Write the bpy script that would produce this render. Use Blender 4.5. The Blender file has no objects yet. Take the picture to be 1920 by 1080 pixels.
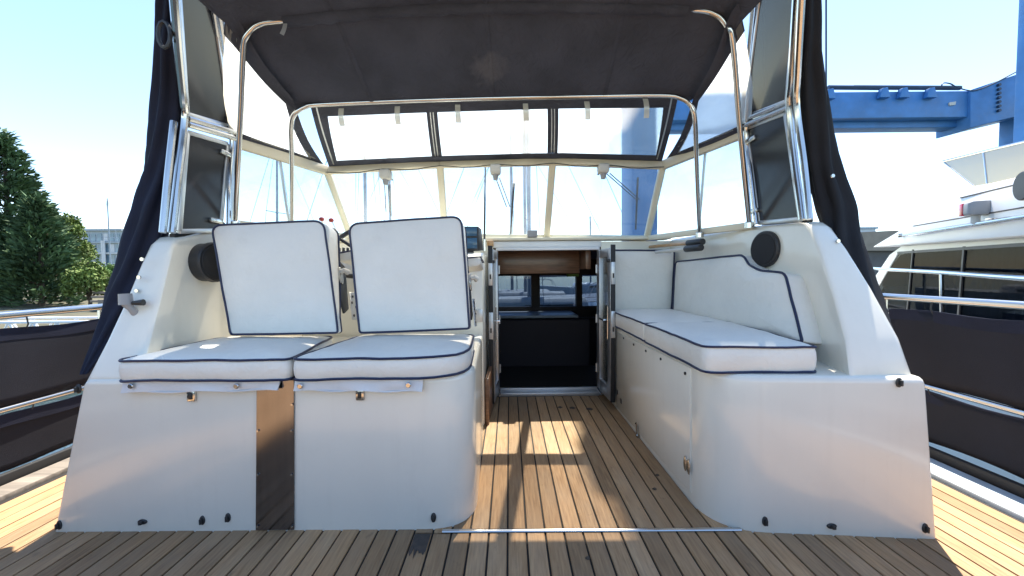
import bpy, bmesh, math, random
from mathutils import Vector, Matrix, noise
random.seed(7)
R = math.radians
S = bpy.context.scene
COL = S.collection

# ------------------------------------------------------------------ camera
F, H = 720.0, 0.88
th, ps, ro = R(2.306), R(0.4), R(0.55)
fw = Vector((math.sin(ps)*math.cos(th), math.cos(ps)*math.cos(th), -math.sin(th)))
r0 = Vector((math.cos(ps), -math.sin(ps), 0)); u0 = r0.cross(fw)
rt = r0*math.cos(ro) - u0*math.sin(ro); up = r0*math.sin(ro) + u0*math.cos(ro)
CP = Vector((0, 0, H))
cd = bpy.data.cameras.new('camera'); cam = bpy.data.objects.new('camera', cd); COL.objects.link(cam)
cd.sensor_width = 36; cd.lens = 36*F/1920; cd.clip_start = 0.02; cd.clip_end = 3000
m = Matrix.Identity(4)
for i in range(3):
    m[i][0], m[i][1], m[i][2], m[i][3] = rt[i], up[i], -fw[i], CP[i]
cam.matrix_world = m
S.camera = cam

# ------------------------------------------------------------------ sky, sun, exposure
SUN = Vector((0.15, 0.42, 1.0)).normalized()          # towards the sun: ahead, a little to starboard
w = bpy.data.worlds.new('World'); S.world = w; w.use_nodes = True
nt = w.node_tree; nt.nodes.clear()
sky = nt.nodes.new('ShaderNodeTexSky'); sky.sky_type = 'NISHITA'; sky.sun_disc = False
sky.sun_elevation = math.asin(SUN.z); sky.sun_rotation = math.atan2(SUN.x, SUN.y)
sky.air_density = 1.0; sky.dust_density = 0.12; sky.ozone_density = 1.0
bg = nt.nodes.new('ShaderNodeBackground'); bg.inputs[1].default_value = 0.135
wo = nt.nodes.new('ShaderNodeOutputWorld')
nt.links.new(sky.outputs[0], bg.inputs[0]); nt.links.new(bg.outputs[0], wo.inputs[0])
sd = bpy.data.lights.new('sun', 'SUN'); sd.energy = 5.0; sd.angle = R(0.53); sd.color = (1, .93, .82)
so = bpy.data.objects.new('sun', sd); COL.objects.link(so); so.location = (3, 8, 20)
so.rotation_euler = (-SUN).to_track_quat('-Z', 'Y').to_euler()
vs = S.view_settings; vs.view_transform = 'Standard'; vs.look = 'None'; vs.gamma = 1; vs.use_curve_mapping = False
vs.exposure = 1.46
try:
    S.cycles.max_bounces = 10; S.cycles.transparent_max_bounces = 16; S.cycles.caustics_reflective = False; S.cycles.blur_glossy = 0.0
    S.cycles.sample_clamp_indirect = 6
except Exception: pass

# ------------------------------------------------------------------ pixel -> point (a pixel gives a direction; the plane gives the distance)
def ray(x, y): return fw + rt*((x-960)/F) + up*((540-y)/F)
def pY(x, y, Y): d = ray(x, y); return CP + d*(Y/d.y)
def pX(x, y, X): d = ray(x, y); return CP + d*(X/d.x)
def pZ(x, y, Z): d = ray(x, y); return CP + d*((Z-H)/d.z)
def pP(x, y, o, n): d = ray(x, y); return CP + d*((o-CP).dot(n)/d.dot(n))
def V(*a): return Vector(a)

# ------------------------------------------------------------------ materials
MT = {}
def nd(t, k, **kw):
    n = t.nodes.new(k)
    for a, b in kw.items(): setattr(n, a, b)
    return n
def mat(name, col, rough=.5, metal=0, var=.06, vs_=3.0, bump=0, bs=200, coat=0, spec=.5, scale=(1, 1, 1), rnd=0, dirt=0, streak=0, crease=0, worn=None):
    m = bpy.data.materials.new(name); m.use_nodes = True; t = m.node_tree; L = t.links
    b = t.nodes['Principled BSDF']
    tc = nd(t, 'ShaderNodeTexCoord'); mp = nd(t, 'ShaderNodeMapping'); mp.inputs['Scale'].default_value = scale
    L.new(tc.outputs['Object'], mp.inputs[0])
    n = nd(t, 'ShaderNodeTexNoise'); n.inputs['Scale'].default_value = vs_; n.inputs['Detail'].default_value = 6
    L.new(mp.outputs[0], n.inputs[0])
    mx = nd(t, 'ShaderNodeMix', data_type='RGBA')
    mx.inputs[6].default_value = (*[max(0, c*(1-var)) for c in col], 1)
    mx.inputs[7].default_value = (*[min(1, c*(1+var)) for c in col], 1)
    cr = nd(t, 'ShaderNodeMapRange'); cr.inputs[1].default_value = .3; cr.inputs[2].default_value = .7
    L.new(n.outputs[0], cr.inputs[0]); L.new(cr.outputs[0], mx.inputs[0])
    out = mx.outputs[2]
    if rnd:
        oi = nd(t, 'ShaderNodeObjectInfo'); hs = nd(t, 'ShaderNodeHueSaturation')
        mr = nd(t, 'ShaderNodeMapRange'); mr.inputs[3].default_value = 1-rnd; mr.inputs[4].default_value = 1+rnd
        L.new(oi.outputs['Random'], mr.inputs[0]); L.new(mr.outputs[0], hs.inputs['Value']); L.new(out, hs.inputs['Color']); out = hs.outputs[0]
    if dirt:
        n3 = nd(t, 'ShaderNodeTexNoise'); n3.inputs['Scale'].default_value = 7; n3.inputs['Detail'].default_value = 9; n3.inputs['Roughness'].default_value = .75
        L.new(tc.outputs['Object'], n3.inputs[0])
        m3 = nd(t, 'ShaderNodeMapRange'); m3.inputs[1].default_value = .54; m3.inputs[2].default_value = .8; m3.inputs[4].default_value = dirt
        L.new(n3.outputs[0], m3.inputs[0])
        x3 = nd(t, 'ShaderNodeMix', data_type='RGBA'); x3.inputs[7].default_value = (.36, .31, .23, 1)
        L.new(m3.outputs[0], x3.inputs[0]); L.new(out, x3.inputs[6]); out = x3.outputs[2]
    if streak:
        m4 = nd(t, 'ShaderNodeMapping'); m4.inputs['Scale'].default_value = (9, 9, .7); L.new(tc.outputs['Object'], m4.inputs[0])
        n4 = nd(t, 'ShaderNodeTexNoise'); n4.inputs['Scale'].default_value = 3; n4.inputs['Detail'].default_value = 7; L.new(m4.outputs[0], n4.inputs[0])
        r4 = nd(t, 'ShaderNodeMapRange'); r4.inputs[1].default_value = .52; r4.inputs[2].default_value = .78; r4.inputs[4].default_value = streak*2
        L.new(n4.outputs[0], r4.inputs[0]); x4 = nd(t, 'ShaderNodeMix', data_type='RGBA'); x4.inputs[7].default_value = (.42, .37, .28, 1)
        L.new(r4.outputs[0], x4.inputs[0]); L.new(out, x4.inputs[6]); out = x4.outputs[2]
    if worn:
        ge = nd(t, 'ShaderNodeNewGeometry'); ds = nd(t, 'ShaderNodeVectorMath', operation='DISTANCE'); ds.inputs[1].default_value = worn[0]; L.new(ge.outputs['Position'], ds.inputs[0])
        n5 = nd(t, 'ShaderNodeTexNoise'); n5.inputs['Scale'].default_value = 22; n5.inputs['Detail'].default_value = 6; L.new(ge.outputs['Position'], n5.inputs[0])
        ad = nd(t, 'ShaderNodeMath', operation='MULTIPLY_ADD'); ad.inputs[1].default_value = -.16; L.new(n5.outputs[0], ad.inputs[0]); L.new(ds.outputs['Value'], ad.inputs[2])
        r5 = nd(t, 'ShaderNodeMapRange'); r5.inputs[1].default_value = -.06; r5.inputs[2].default_value = worn[1]-.05; r5.inputs[3].default_value = .38; r5.inputs[4].default_value = 0
        L.new(ad.outputs[0], r5.inputs[0]); x5 = nd(t, 'ShaderNodeMix', data_type='RGBA'); x5.inputs[7].default_value = (.17, .17, .19, 1)
        L.new(r5.outputs[0], x5.inputs[0]); L.new(out, x5.inputs[6]); out = x5.outputs[2]
    L.new(out, b.inputs['Base Color'])
    b.inputs['Metallic'].default_value = metal; b.inputs['Specular IOR Level'].default_value = spec
    b.inputs['Coat Weight'].default_value = coat; b.inputs['Coat Roughness'].default_value = .1
    rr = nd(t, 'ShaderNodeMapRange'); rr.inputs[3].default_value = max(.02, rough*.85); rr.inputs[4].default_value = min(1, rough*1.15)
    L.new(n.outputs[0], rr.inputs[0]); L.new(rr.outputs[0], b.inputs['Roughness'])
    if bump:
        n2 = nd(t, 'ShaderNodeTexNoise'); n2.inputs['Scale'].default_value = bs; n2.inputs['Detail'].default_value = 4
        L.new(mp.outputs[0], n2.inputs[0])
        bp = nd(t, 'ShaderNodeBump'); bp.inputs['Strength'].default_value = bump; bp.inputs['Distance'].default_value = .004
        L.new(n2.outputs[0], bp.inputs['Height']); L.new(bp.outputs[0], b.inputs['Normal'])
        if crease:
            n6 = nd(t, 'ShaderNodeTexNoise'); n6.inputs['Scale'].default_value = 6; n6.inputs['Detail'].default_value = 3; n6.inputs['Distortion'].default_value = 1.2
            ab = nd(t, 'ShaderNodeTexNoise'); ab.inputs['Scale'].default_value = 17; ab.inputs['Detail'].default_value = 2; ab.inputs['Distortion'].default_value = 2.5
            L.new(tc.outputs['Object'], n6.inputs[0]); L.new(tc.outputs['Object'], ab.inputs[0])
            mm = nd(t, 'ShaderNodeMath', operation='MULTIPLY'); L.new(n6.outputs[0], mm.inputs[0]); L.new(ab.outputs[0], mm.inputs[1])
            b6 = nd(t, 'ShaderNodeBump'); b6.inputs['Strength'].default_value = crease; b6.inputs['Distance'].default_value = .035
            L.new(mm.outputs[0], b6.inputs['Height']); L.new(bp.outputs[0], b6.inputs['Normal']); L.new(b6.outputs[0], b.inputs['Normal'])
    MT[name] = m; return m
def glassy(name, tint, refl=.06, trans=0.0, tcol=(.9, .9, .88), diff=0.0, rough=0.0, dust=0.0, fwd=0.0):
    """thin sheet: transparent + faint mirror (+ milky translucent part)"""
    m = bpy.data.materials.new(name); m.use_nodes = True; t = m.node_tree; L = t.links; t.nodes.clear()
    o = nd(t, 'ShaderNodeOutputMaterial'); tr = nd(t, 'ShaderNodeBsdfTransparent'); tr.inputs[0].default_value = (*tint, 1)
    sh = tr.outputs[0]
    if trans:
        tl = nd(t, 'ShaderNodeBsdfTranslucent'); tl.inputs[0].default_value = (*tcol, 1)
        df = nd(t, 'ShaderNodeBsdfDiffuse'); df.inputs[0].default_value = (*tcol, 1)
        a = nd(t, 'ShaderNodeMixShader'); a.inputs[0].default_value = diff; L.new(tl.outputs[0], a.inputs[1]); L.new(df.outputs[0], a.inputs[2])
        mm = nd(t, 'ShaderNodeMixShader'); L.new(sh, mm.inputs[1]); L.new(a.outputs[0], mm.inputs[2])
        tc = nd(t, 'ShaderNodeTexCoord'); n = nd(t, 'ShaderNodeTexNoise'); n.inputs['Scale'].default_value = 4; n.inputs['Detail'].default_value = 5
        L.new(tc.outputs['Object'], n.inputs[0])
        mr = nd(t, 'ShaderNodeMapRange'); mr.inputs[1].default_value = .3; mr.inputs[2].default_value = .7
        mr.inputs[3].default_value = max(0, trans-dust); mr.inputs[4].default_value = min(1, trans+dust)
        L.new(n.outputs[0], mr.inputs[0]); L.new(mr.outputs[0], mm.inputs[0]); sh = mm.outputs[0]
    if fwd:
        rf = nd(t, 'ShaderNodeBsdfRefraction'); rf.inputs['Color'].default_value = (*tcol, 1); rf.inputs['Roughness'].default_value = .2; rf.inputs['IOR'].default_value = 1.06
        mf = nd(t, 'ShaderNodeMixShader'); mf.inputs[0].default_value = fwd; L.new(sh, mf.inputs[1]); L.new(rf.outputs[0], mf.inputs[2]); sh = mf.outputs[0]
    g = nd(t, 'ShaderNodeBsdfGlossy'); g.inputs['Roughness'].default_value = rough
    lw = nd(t, 'ShaderNodeLayerWeight'); lw.inputs[0].default_value = .25
    mr2 = nd(t, 'ShaderNodeMapRange'); mr2.inputs[3].default_value = refl*.6; mr2.inputs[4].default_value = min(1, refl*6)
    L.new(lw.outputs['Facing'], mr2.inputs[0])
    pw = nd(t, 'ShaderNodeMixShader'); L.new(mr2.outputs[0], pw.inputs[0]); L.new(sh, pw.inputs[1]); L.new(g.outputs[0], pw.inputs[2])
    L.new(pw.outputs[0], o.inputs[0]); MT[name] = m; return m

mat('gelcoat', (.82, .775, .665), .2, var=.04, vs_=2.2, bump=.03, bs=60, coat=.5, dirt=.09, streak=.03)
mat('cream_paint', (.74, .68, .53), .42, var=.06, vs_=9, bump=.05, bs=120, dirt=.15)
mat('cushion_vinyl', (.78, .755, .69), .42, var=.04, vs_=6, bump=.16, bs=420, dirt=.14, crease=.16)
mat('cushion_boxing', (.70, .70, .70), .5, var=.04, vs_=6, bump=.16, bs=420, dirt=.14)
mat('piping', (.012, .017, .055), .45, var=.1)
mat('stainless', (.58, .57, .55), .16, 1, var=.05, vs_=12)
mat('brushed_steel', (.27, .26, .27), .15, 1, var=.12, vs_=30, scale=(1, 1, .06), bump=.02, bs=400)
mat('aluminium', (.56, .57, .58), .38, .85, var=.06, vs_=14)
mat('dark_metal', (.05, .05, .05), .45, .5)
mat('black_plastic', (.018, .018, .02), .5, bump=.05, bs=300)
mat('speaker_cloth', (.014, .014, .016), .8, bump=.4, bs=700)
mat('canopy_fabric', (.062, .069, .096), .85, var=.28, vs_=4, bump=.35, bs=300, spec=.2, crease=.4, worn=(pY(915, 126, 1.68), .05))
mat('black_canvas', (.017, .018, .022), .8, var=.25, vs_=7, bump=.3, bs=350, spec=.25)
mat('navy_canvas', (.013, .016, .032), .8, var=.25, vs_=7, bump=.3, bs=350, spec=.25)
mat('mesh_cloth', (.019, .020, .027), .8, var=.16, vs_=4, bump=.35, bs=500, spec=.2)
mat('smoked_panel', (.026, .027, .031), .2, var=.25, vs_=3, spec=.3)
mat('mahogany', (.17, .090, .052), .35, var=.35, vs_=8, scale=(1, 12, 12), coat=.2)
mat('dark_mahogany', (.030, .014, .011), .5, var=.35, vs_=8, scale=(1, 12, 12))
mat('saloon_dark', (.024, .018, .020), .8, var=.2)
mat('varnished_pole', (.48, .27, .11), .3, var=.2, vs_=14, scale=(14, 1, 14), coat=.4)
mat('white_paint', (.80, .80, .79), .35, var=.04, vs_=3, coat=.2)
mat('grey_plastic', (.30, .30, .31), .45, var=.08)
mat('pale_plastic', (.55, .53, .48), .5, var=.1)
mat('red_knob', (.30, .035, .03), .3)
mat('blue_gauge', (.03, .09, .16), .15, var=.25, vs_=20)
mat('black_rubber', (.012, .012, .013), .6)
mat('caulk', (.014, .012, .011), .75, var=.3)
mat('crane_blue', (.05, .19, .45), .5, var=.2, vs_=1.4, dirt=.22)
mat('crane_dark', (.02, .04, .08), .5, var=.3)
mat('pale_blue_paint', (.50, .57, .61), .4, var=.12, vs_=5, dirt=.3)
mat('red_stripe', (.33, .03, .04), .35)
mat('tan_roof', (.33, .27, .21), .8, var=.15, vs_=2)
mat('shed_wall', (.14, .13, .125), .8, var=.2, vs_=2)
mat('curtain', (.15, .17, .20), .9, var=.25, vs_=3, scale=(8, 8, .1))
mat('dark_window', (.022, .026, .033), .06, var=.2)
mat('building_grey', (.34, .40, .45), .6, var=.1)
mat('building_glass', (.16, .25, .32), .1, var=.4, vs_=.6)
mat('building_white', (.6, .62, .64), .6)
mat('bark', (.09, .065, .045), .9, var=.3, bump=.5, bs=30)
mat('conifer_leaf', (.075, .125, .058), .7, var=.5, vs_=.9, spec=.2)
mat('birch_leaf', (.12, .17, .04), .65, var=.45, vs_=1.2, spec=.25)
mat('bush_leaf', (.09, .17, .045), .65, var=.45, vs_=2, spec=.25)
mat('hull_blue', (.07, .10, .17), .25, var=.1, vs_=2, coat=.3)
mat('mast_alloy', (.20, .25, .31), .4, .4)
mat('timber_grey', (.21, .18, .15), .85, var=.3, vs_=6, scale=(1, 8, 8))
mat('bank', (.10, .095, .06), .95, var=.4, vs_=.8, bump=.5, bs=8)
mat('wood_dash', (.50, .42, .36), .5, var=.15)
mat('nav_red', (.55, .02, .05), .2)
mat('stain', (.06, .045, .035), .7, var=.4, vs_=40)
glassy('window_glass', (.93, .97, .98), .05, trans=.06, tcol=(.85, .9, .92), dust=.06, diff=.5)
glassy('saloon_glass', (.30, .35, .42), .06)
glassy('door_glass', (.74, .77, .77), .10, trans=.10, tcol=(.6, .62, .6), diff=.6, dust=.05)
glassy('clear_vinyl', (.95, .92, .84), .05, trans=.36, tcol=(.97, .90, .74), diff=.06, rough=.12, dust=.08, fwd=.5)
glassy('side_vinyl', (.95, .96, .92), .06, trans=.74, tcol=(.94, .90, .77), diff=.2, rough=.1, dust=.12, fwd=.25)
glassy('amber_screen', (.58, .47, .22), .10, trans=.9, tcol=(.50, .38, .14), diff=.4)
glassy('tab_vinyl', (.9, .88, .82), .10, trans=.5, tcol=(.9, .88, .8), diff=.4, rough=.1)

def teak():
    m = bpy.data.materials.new('teak'); m.use_nodes = True; t = m.node_tree; L = t.links; b = t.nodes['Principled BSDF']
    tc = nd(t, 'ShaderNodeTexCoord'); ge = nd(t, 'ShaderNodeNewGeometry'); oi = nd(t, 'ShaderNodeObjectInfo')
    ad = nd(t, 'ShaderNodeVectorMath', operation='ADD'); sc_ = nd(t, 'ShaderNodeVectorMath', operation='SCALE'); sc_.inputs[3].default_value = 37
    cx = nd(t, 'ShaderNodeCombineXYZ'); L.new(oi.outputs['Random'], cx.inputs[0]); L.new(oi.outputs['Random'], cx.inputs[1])
    L.new(cx.outputs[0], sc_.inputs[0]); L.new(tc.outputs['Object'], ad.inputs[0]); L.new(sc_.outputs[0], ad.inputs[1])
    def nz(src, scale, mapscale, det=6, rough=.6):
        mp = nd(t, 'ShaderNodeMapping'); mp.inputs['Scale'].default_value = mapscale; L.new(src, mp.inputs[0])
        n = nd(t, 'ShaderNodeTexNoise'); n.inputs['Scale'].default_value = scale; n.inputs['Detail'].default_value = det; n.inputs['Roughness'].default_value = rough
        L.new(mp.outputs[0], n.inputs[0]); return n.outputs[0]
    g = nz(ad.outputs[0], 9, (14, .9, 14)); g2 = nz(ad.outputs[0], 5, (1.6, .6, 1)); bl = nz(ge.outputs['Position'], 2.3, (1, 1, 1)); sp = nz(ge.outputs['Position'], 26, (1, .6, 1), 3)
    def mr(src, a, b_, c, d):
        n = nd(t, 'ShaderNodeMapRange'); L.new(src, n.inputs[0])
        for i, v in zip((1, 2, 3, 4), (a, b_, c, d)): n.inputs[i].default_value = v
        return n.outputs[0]
    def mix(f, a, b_, bt='MIX'):
        n = nd(t, 'ShaderNodeMix', data_type='RGBA', blend_type=bt); L.new(f, n.inputs[0]) if not isinstance(f, float) else setattr(n.inputs[0], 'default_value', f)
        for i, v in ((6, a), (7, b_)):
            if isinstance(v, tuple): n.inputs[i].default_value = (*v, 1)
            else: L.new(v, n.inputs[i])
        return n.outputs[2]
    c = mix(mr(g, .3, .7, 0, 1), (.23, .125, .058), (.49, .305, .155))
    c = mix(mr(g2, .38, .72, 0, .5), c, (.40, .295, .195))
    c = mix(mr(bl, .42, .72, 0, .55), c, (.43, .245, .115))
    c = mix(mr(sp, .64, .76, 0, .4), c, (.10, .07, .05))
    hs = nd(t, 'ShaderNodeHueSaturation'); L.new(c, hs.inputs['Color']); L.new(mr(oi.outputs['Random'], 0, 1, .70, 1.22), hs.inputs['Value'])
    L.new(hs.outputs[0], b.inputs['Base Color'])
    L.new(mr(g, .3, .7, .5, .72), b.inputs['Roughness']); b.inputs['Specular IOR Level'].default_value = .35
    bp = nd(t, 'ShaderNodeBump'); bp.inputs['Strength'].default_value = .35; bp.inputs['Distance'].default_value = .0025
    L.new(g, bp.inputs['Height']); L.new(bp.outputs[0], b.inputs['Normal']); MT['teak'] = m
teak()
def water():
    m = mat('water', (.03, .05, .055), .06, var=.2, vs_=.3); t = m.node_tree; b = t.nodes['Principled BSDF']
    tc = nd(t, 'ShaderNodeTexCoord'); n = nd(t, 'ShaderNodeTexNoise'); n.inputs['Scale'].default_value = 1.6; n.inputs['Detail'].default_value = 5
    bp = nd(t, 'ShaderNodeBump'); bp.inputs['Strength'].default_value = .5; bp.inputs['Distance'].default_value = .12
    t.links.new(tc.outputs['Object'], n.inputs[0]); t.links.new(n.outputs[0], bp.inputs['Height']); t.links.new(bp.outputs[0], b.inputs['Normal'])
water()

# ------------------------------------------------------------------ mesh helpers
class MB:
    def __init__(s): s.v = []; s.f = []
    def add(s, vs_, fs):
        n = len(s.v); s.v += [Vector(p) for p in vs_]; s.f += [tuple(i+n for i in f) for f in fs]; return s
    def box(s, a, b):
        x0, y0, z0 = a; x1, y1, z1 = b
        return s.add([(x0, y0, z0), (x1, y0, z0), (x1, y1, z0), (x0, y1, z0), (x0, y0, z1), (x1, y0, z1), (x1, y1, z1), (x0, y1, z1)],
                     [(0, 3, 2, 1), (4, 5, 6, 7), (0, 1, 5, 4), (1, 2, 6, 5), (2, 3, 7, 6), (3, 0, 4, 7)])
    def slab(s, pts, t, d=None):
        """polygon given thickness t along its normal (or direction d)"""
        pts = [Vector(p) for p in pts]; n = len(pts)
        if d is None:
            d = Vector((0, 0, 0))
            for i in range(n):
                a, b = pts[i], pts[(i+1) % n]
                d += Vector(((a.y-b.y)*(a.z+b.z), (a.z-b.z)*(a.x+b.x), (a.x-b.x)*(a.y+b.y)))
            d.normalize(); off = -d*t/2
        else: d = Vector(d).normalized(); off = Vector((0, 0, 0))
        v = [p+off for p in pts] + [p+off+d*t for p in pts]
        return s.add(v, [tuple(range(n))[::-1], tuple(range(n, 2*n))] + [(i, (i+1) % n, n+(i+1) % n, n+i) for i in range(n)])
    def loft(s, rings, cap0=True, cap1=True, closed=True):
        n = len(rings[0]); v = [p for r in rings for p in r]; f = []
        for k in range(len(rings)-1):
            for i in range(n if closed else n-1):
                j = (i+1) % n; f.append((k*n+i, k*n+j, (k+1)*n+j, (k+1)*n+i))
        if cap0: f.append(tuple(range(n))[::-1])
        if cap1: f.append(tuple(range((len(rings)-1)*n, len(rings)*n)))
        return s.add(v, f)
    def tube(s, path, r, n=10, closed=False):
        path = [Vector(p) for p in path]; rings = []; N = len(path)
        rr = r if isinstance(r, (list, tuple)) else [r]*N
        u = None
        for i, p in enumerate(path):
            a = path[i-1] if (i > 0 or closed) else p; b = path[(i+1) % N] if (i < N-1 or closed) else p
            t = (b-a).normalized()
            if u is None: u = t.orthogonal().normalized()
            else:
                u = u - t*u.dot(t); u = u.normalized() if u.length > 1e-6 else t.orthogonal().normalized()
            w_ = t.cross(u)
            rings.append([p + (u*math.cos(2*math.pi*k/n) + w_*math.sin(2*math.pi*k/n))*rr[i] for k in range(n)])
        if closed: rings.append(rings[0])
        return s.loft(rings, not closed, not closed)
    def disc(s, c, ax, r, t, n=28, bev=.0):
        ax = Vector(ax).normalized(); u = ax.orthogonal().normalized(); w_ = ax.cross(u); c = Vector(c)
        ring = lambda rad, h: [c+ax*h+(u*math.cos(2*math.pi*k/n)+w_*math.sin(2*math.pi*k/n))*rad for k in range(n)]
        return s.loft([ring(r, 0), ring(r, t-bev), ring(r-bev, t)] if bev else [ring(r, 0), ring(r, t)])
    def build(s, name, mt, parent=None, bevel=0, seg=2, smooth=35, origin=None, weld=False, recalc=True):
        me = bpy.data.meshes.new(name)
        if origin is None:
            lo = Vector([min(p[i] for p in s.v) for i in range(3)]); hi = Vector([max(p[i] for p in s.v) for i in range(3)])
            origin = (lo+hi)/2
            if parent is None: origin.z = lo.z
        me.from_pydata([p-origin for p in s.v], [], s.f)
        bm = bmesh.new(); bm.from_mesh(me)
        if weld: bmesh.ops.remove_doubles(bm, verts=bm.verts, dist=1e-5)
        if recalc: bmesh.ops.recalc_face_normals(bm, faces=bm.faces)
        if bevel:
            es = [e for e in bm.edges if len(e.link_faces) == 2 and e.calc_face_angle(0) > R(30)]
            bmesh.ops.bevel(bm, geom=es, offset=bevel, segments=seg, profile=.5, affect='EDGES', clamp_overlap=True)
        bm.to_mesh(me); bm.free()
        if smooth: me.shade_smooth(); me.set_sharp_from_angle(angle=R(smooth))
        me.materials.append(MT[mt])
        o = bpy.data.objects.new(name, me); COL.objects.link(o); W[o.name] = origin
        if parent: o.parent = parent; o.location = origin - W[parent.name]
        else: o.location = origin
        return o
W = {}
def thing(name, label, cat, loc, group=None):
    o = bpy.data.objects.new(name, None); COL.objects.link(o); o.location = loc; W[o.name] = Vector(loc); o.empty_display_size = .1
    return tag(o, label, cat, group)
def tag(o, label, cat, group=None, kind=None):
    o['label'] = label; o['category'] = cat
    if group: o['group'] = group
    if kind: o['kind'] = kind
    return o
def struct(o, label=None):
    o['kind'] = 'structure'
    if label: o['label'] = label
    return o
def lerp(a, b, t): return a + (b-a)*t
def curve(pts, n=6):
    """Catmull-Rom through pts"""
    P = [Vector(p) for p in pts]; P = [P[0]*2-P[1]] + P + [P[-1]*2-P[-2]]; out = []
    for i in range(1, len(P)-2):
        a, b, c, d = P[i-1:i+3]
        for k in range(n):
            t = k/n
            out.append(.5*((2*b) + (c-a)*t + (2*a-5*b+4*c-d)*t*t + (3*b-a-3*c+d)*t**3))
    out.append(P[-2]); return out
def roundpoly(pts, rad, seg=6):
    out = []; n = len(pts); rad = rad if isinstance(rad, (list, tuple)) else [rad]*n
    for i in range(n):
        p = Vector(pts[i]); a = (Vector(pts[i-1])-p); b = (Vector(pts[(i+1) % n])-p); r = rad[i]
        if r <= 0: out.append(p); continue
        a1 = p + a.normalized()*min(r, a.length*.45); b1 = p + b.normalized()*min(r, b.length*.45)
        for k in range(seg+1):
            t = k/seg; out.append(a1*(1-t)**2 + p*2*t*(1-t) + b1*t*t)
    return out
def resample(pts, step):
    out = []; n = len(pts)
    for i in range(n):
        a, b = pts[i], pts[(i+1) % n]; k = max(1, int((b-a).length/step))
        out += [a.lerp(b, j/k) for j in range(k)]
    return out
def cushion(name, outline, O, ux, uy, uz, thick, crown, label, group, cat='cushion', pipe=.0045, radius=.03, seed=0, pipe_back=True, sag=.004):
    """padded cushion; outline in (ux,uy), its front face looks along uz; thick may be a function of (u,v)"""
    O, ux, uy, uz = Vector(O), Vector(ux), Vector(uy), Vector(uz)
    tf = thick if callable(thick) else (lambda u, v: thick)
    ol = resample([Vector((p[0], p[1])) for p in roundpoly([Vector((a, b)) for a, b in outline], radius)], .025)
    c = Vector((0, 0))
    for p in ol: c += p
    c /= len(ol)
    def pt(p, h):
        n = noise.noise(Vector((p.x*7, p.y*7, seed*3.1+h*9)))*sag + noise.noise(Vector((p.x*19, p.y*19, seed*5.7)))*sag*.4
        return O + ux*p.x + uy*p.y + uz*(h+n)
    def side(p, f): q = c + (p-c)*1; d = (p-c).normalized(); return q + d*(f*.007)
    rings = []
    for s_, h in ((.0, .0),):
        pass
    back = [(.55, -1.02), (.97, -1.0)]
    for s_, h in back: rings.append([O+ux*(c+(p-c)*s_).x+uy*(c+(p-c)*s_).y+uz*(-tf(p.x, p.y)*abs(h)) for p in ol])
    for f, h in ((0, -1), (.75, -.8), (1.1, -.5), (.75, -.2), (0, 0)):
        rings.append([pt(side(p, f), h*tf(p.x, p.y)) for p in ol])
    for s_, h in ((.985, .08), (.95, .25), (.88, .5), (.76, .75), (.58, .92), (.36, 1.0), (.15, 1.0)):
        rings.append([pt(c+(p-c)*s_, h*crown) for p in ol])
    o = MB().loft(rings).build(name, 'cushion_vinyl', smooth=50)
    tag(o, label, cat, group)
    MB().tube([pt(side(p, .5), .001) for p in ol], pipe, 6, True).build('piping', 'piping', o)
    if pipe_back: MB().tube([pt(side(p, .5), -tf(p.x, p.y)) for p in ol], pipe, 6, True).build('piping', 'piping', o)
    return o

# ================================================================== THE SETTING: water, bank, own hull, deck
b = MB(); b.add([(-1500, -600, 0), (1500, -600, 0), (1500, 2500, 0), (-1500, 2500, 0)], [(0, 1, 2, 3)])
o = b.build('water', 'water', smooth=0); o.location.z = -1.7; struct(o, 'dark green marina water around the boats')
bank = MB()
rows = []
for (off, z) in ((0, -1.72), (.4, -1.0), (3, -.75), (12, -.5), (400, 0.2)):
    rows.append([V(-400, 14.0+off*.6, z)] + [V(-13.5-off-i*8, 13.2+off*.3+i*1.0+noise.noise(V(i*.7, off, 0))*.5, z+noise.noise(V(i, off*.3, 2))*.15*(off > 0)) for i in range(12, -1, -1)] + [V(-13.0-off*.05, 200, z)])
for i in range(len(rows)-1):
    a, c = rows[i], rows[i+1]
    bank.add(a+c, [(k, k+1, len(a)+k+1, len(a)+k) for k in range(len(a)-1)])
struct(bank.build('bank', 'bank', weld=True), 'grassy earth bank where the conifers grow')

# own hull (under the deck)
b = MB()
pl = [(-2.14, -2.4), (1.93, -2.4), (2.04, 1.0), (1.9, 3.2), (1.15, 5.0), (.5, 7.6), (-.07, 9.6), (-.65, 7.6), (-1.3, 5.0), (-2.05, 3.2), (-2.2, 1.0)]
b.loft([[V(x*k-.07*(1-k), y, z) for x, y in pl] for z, k in ((-1.75, .8), (-.9, .93), (-.03, 1.0))], True, False)
struct(b.build('yacht_hull', 'white_paint', smooth=40), 'white hull of the motor yacht carrying the deck')

b = MB(); b.slab([V(-1.22, 5.5, -.03), V(1.07, 5.5, -.03), V(.5, 7.6, -.03), V(-.07, 9.6, -.03), V(-.65, 7.6, -.03)], .04); struct(b.build('foredeck', 'white_paint'), 'white foredeck ahead of the saloon windows')
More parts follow.
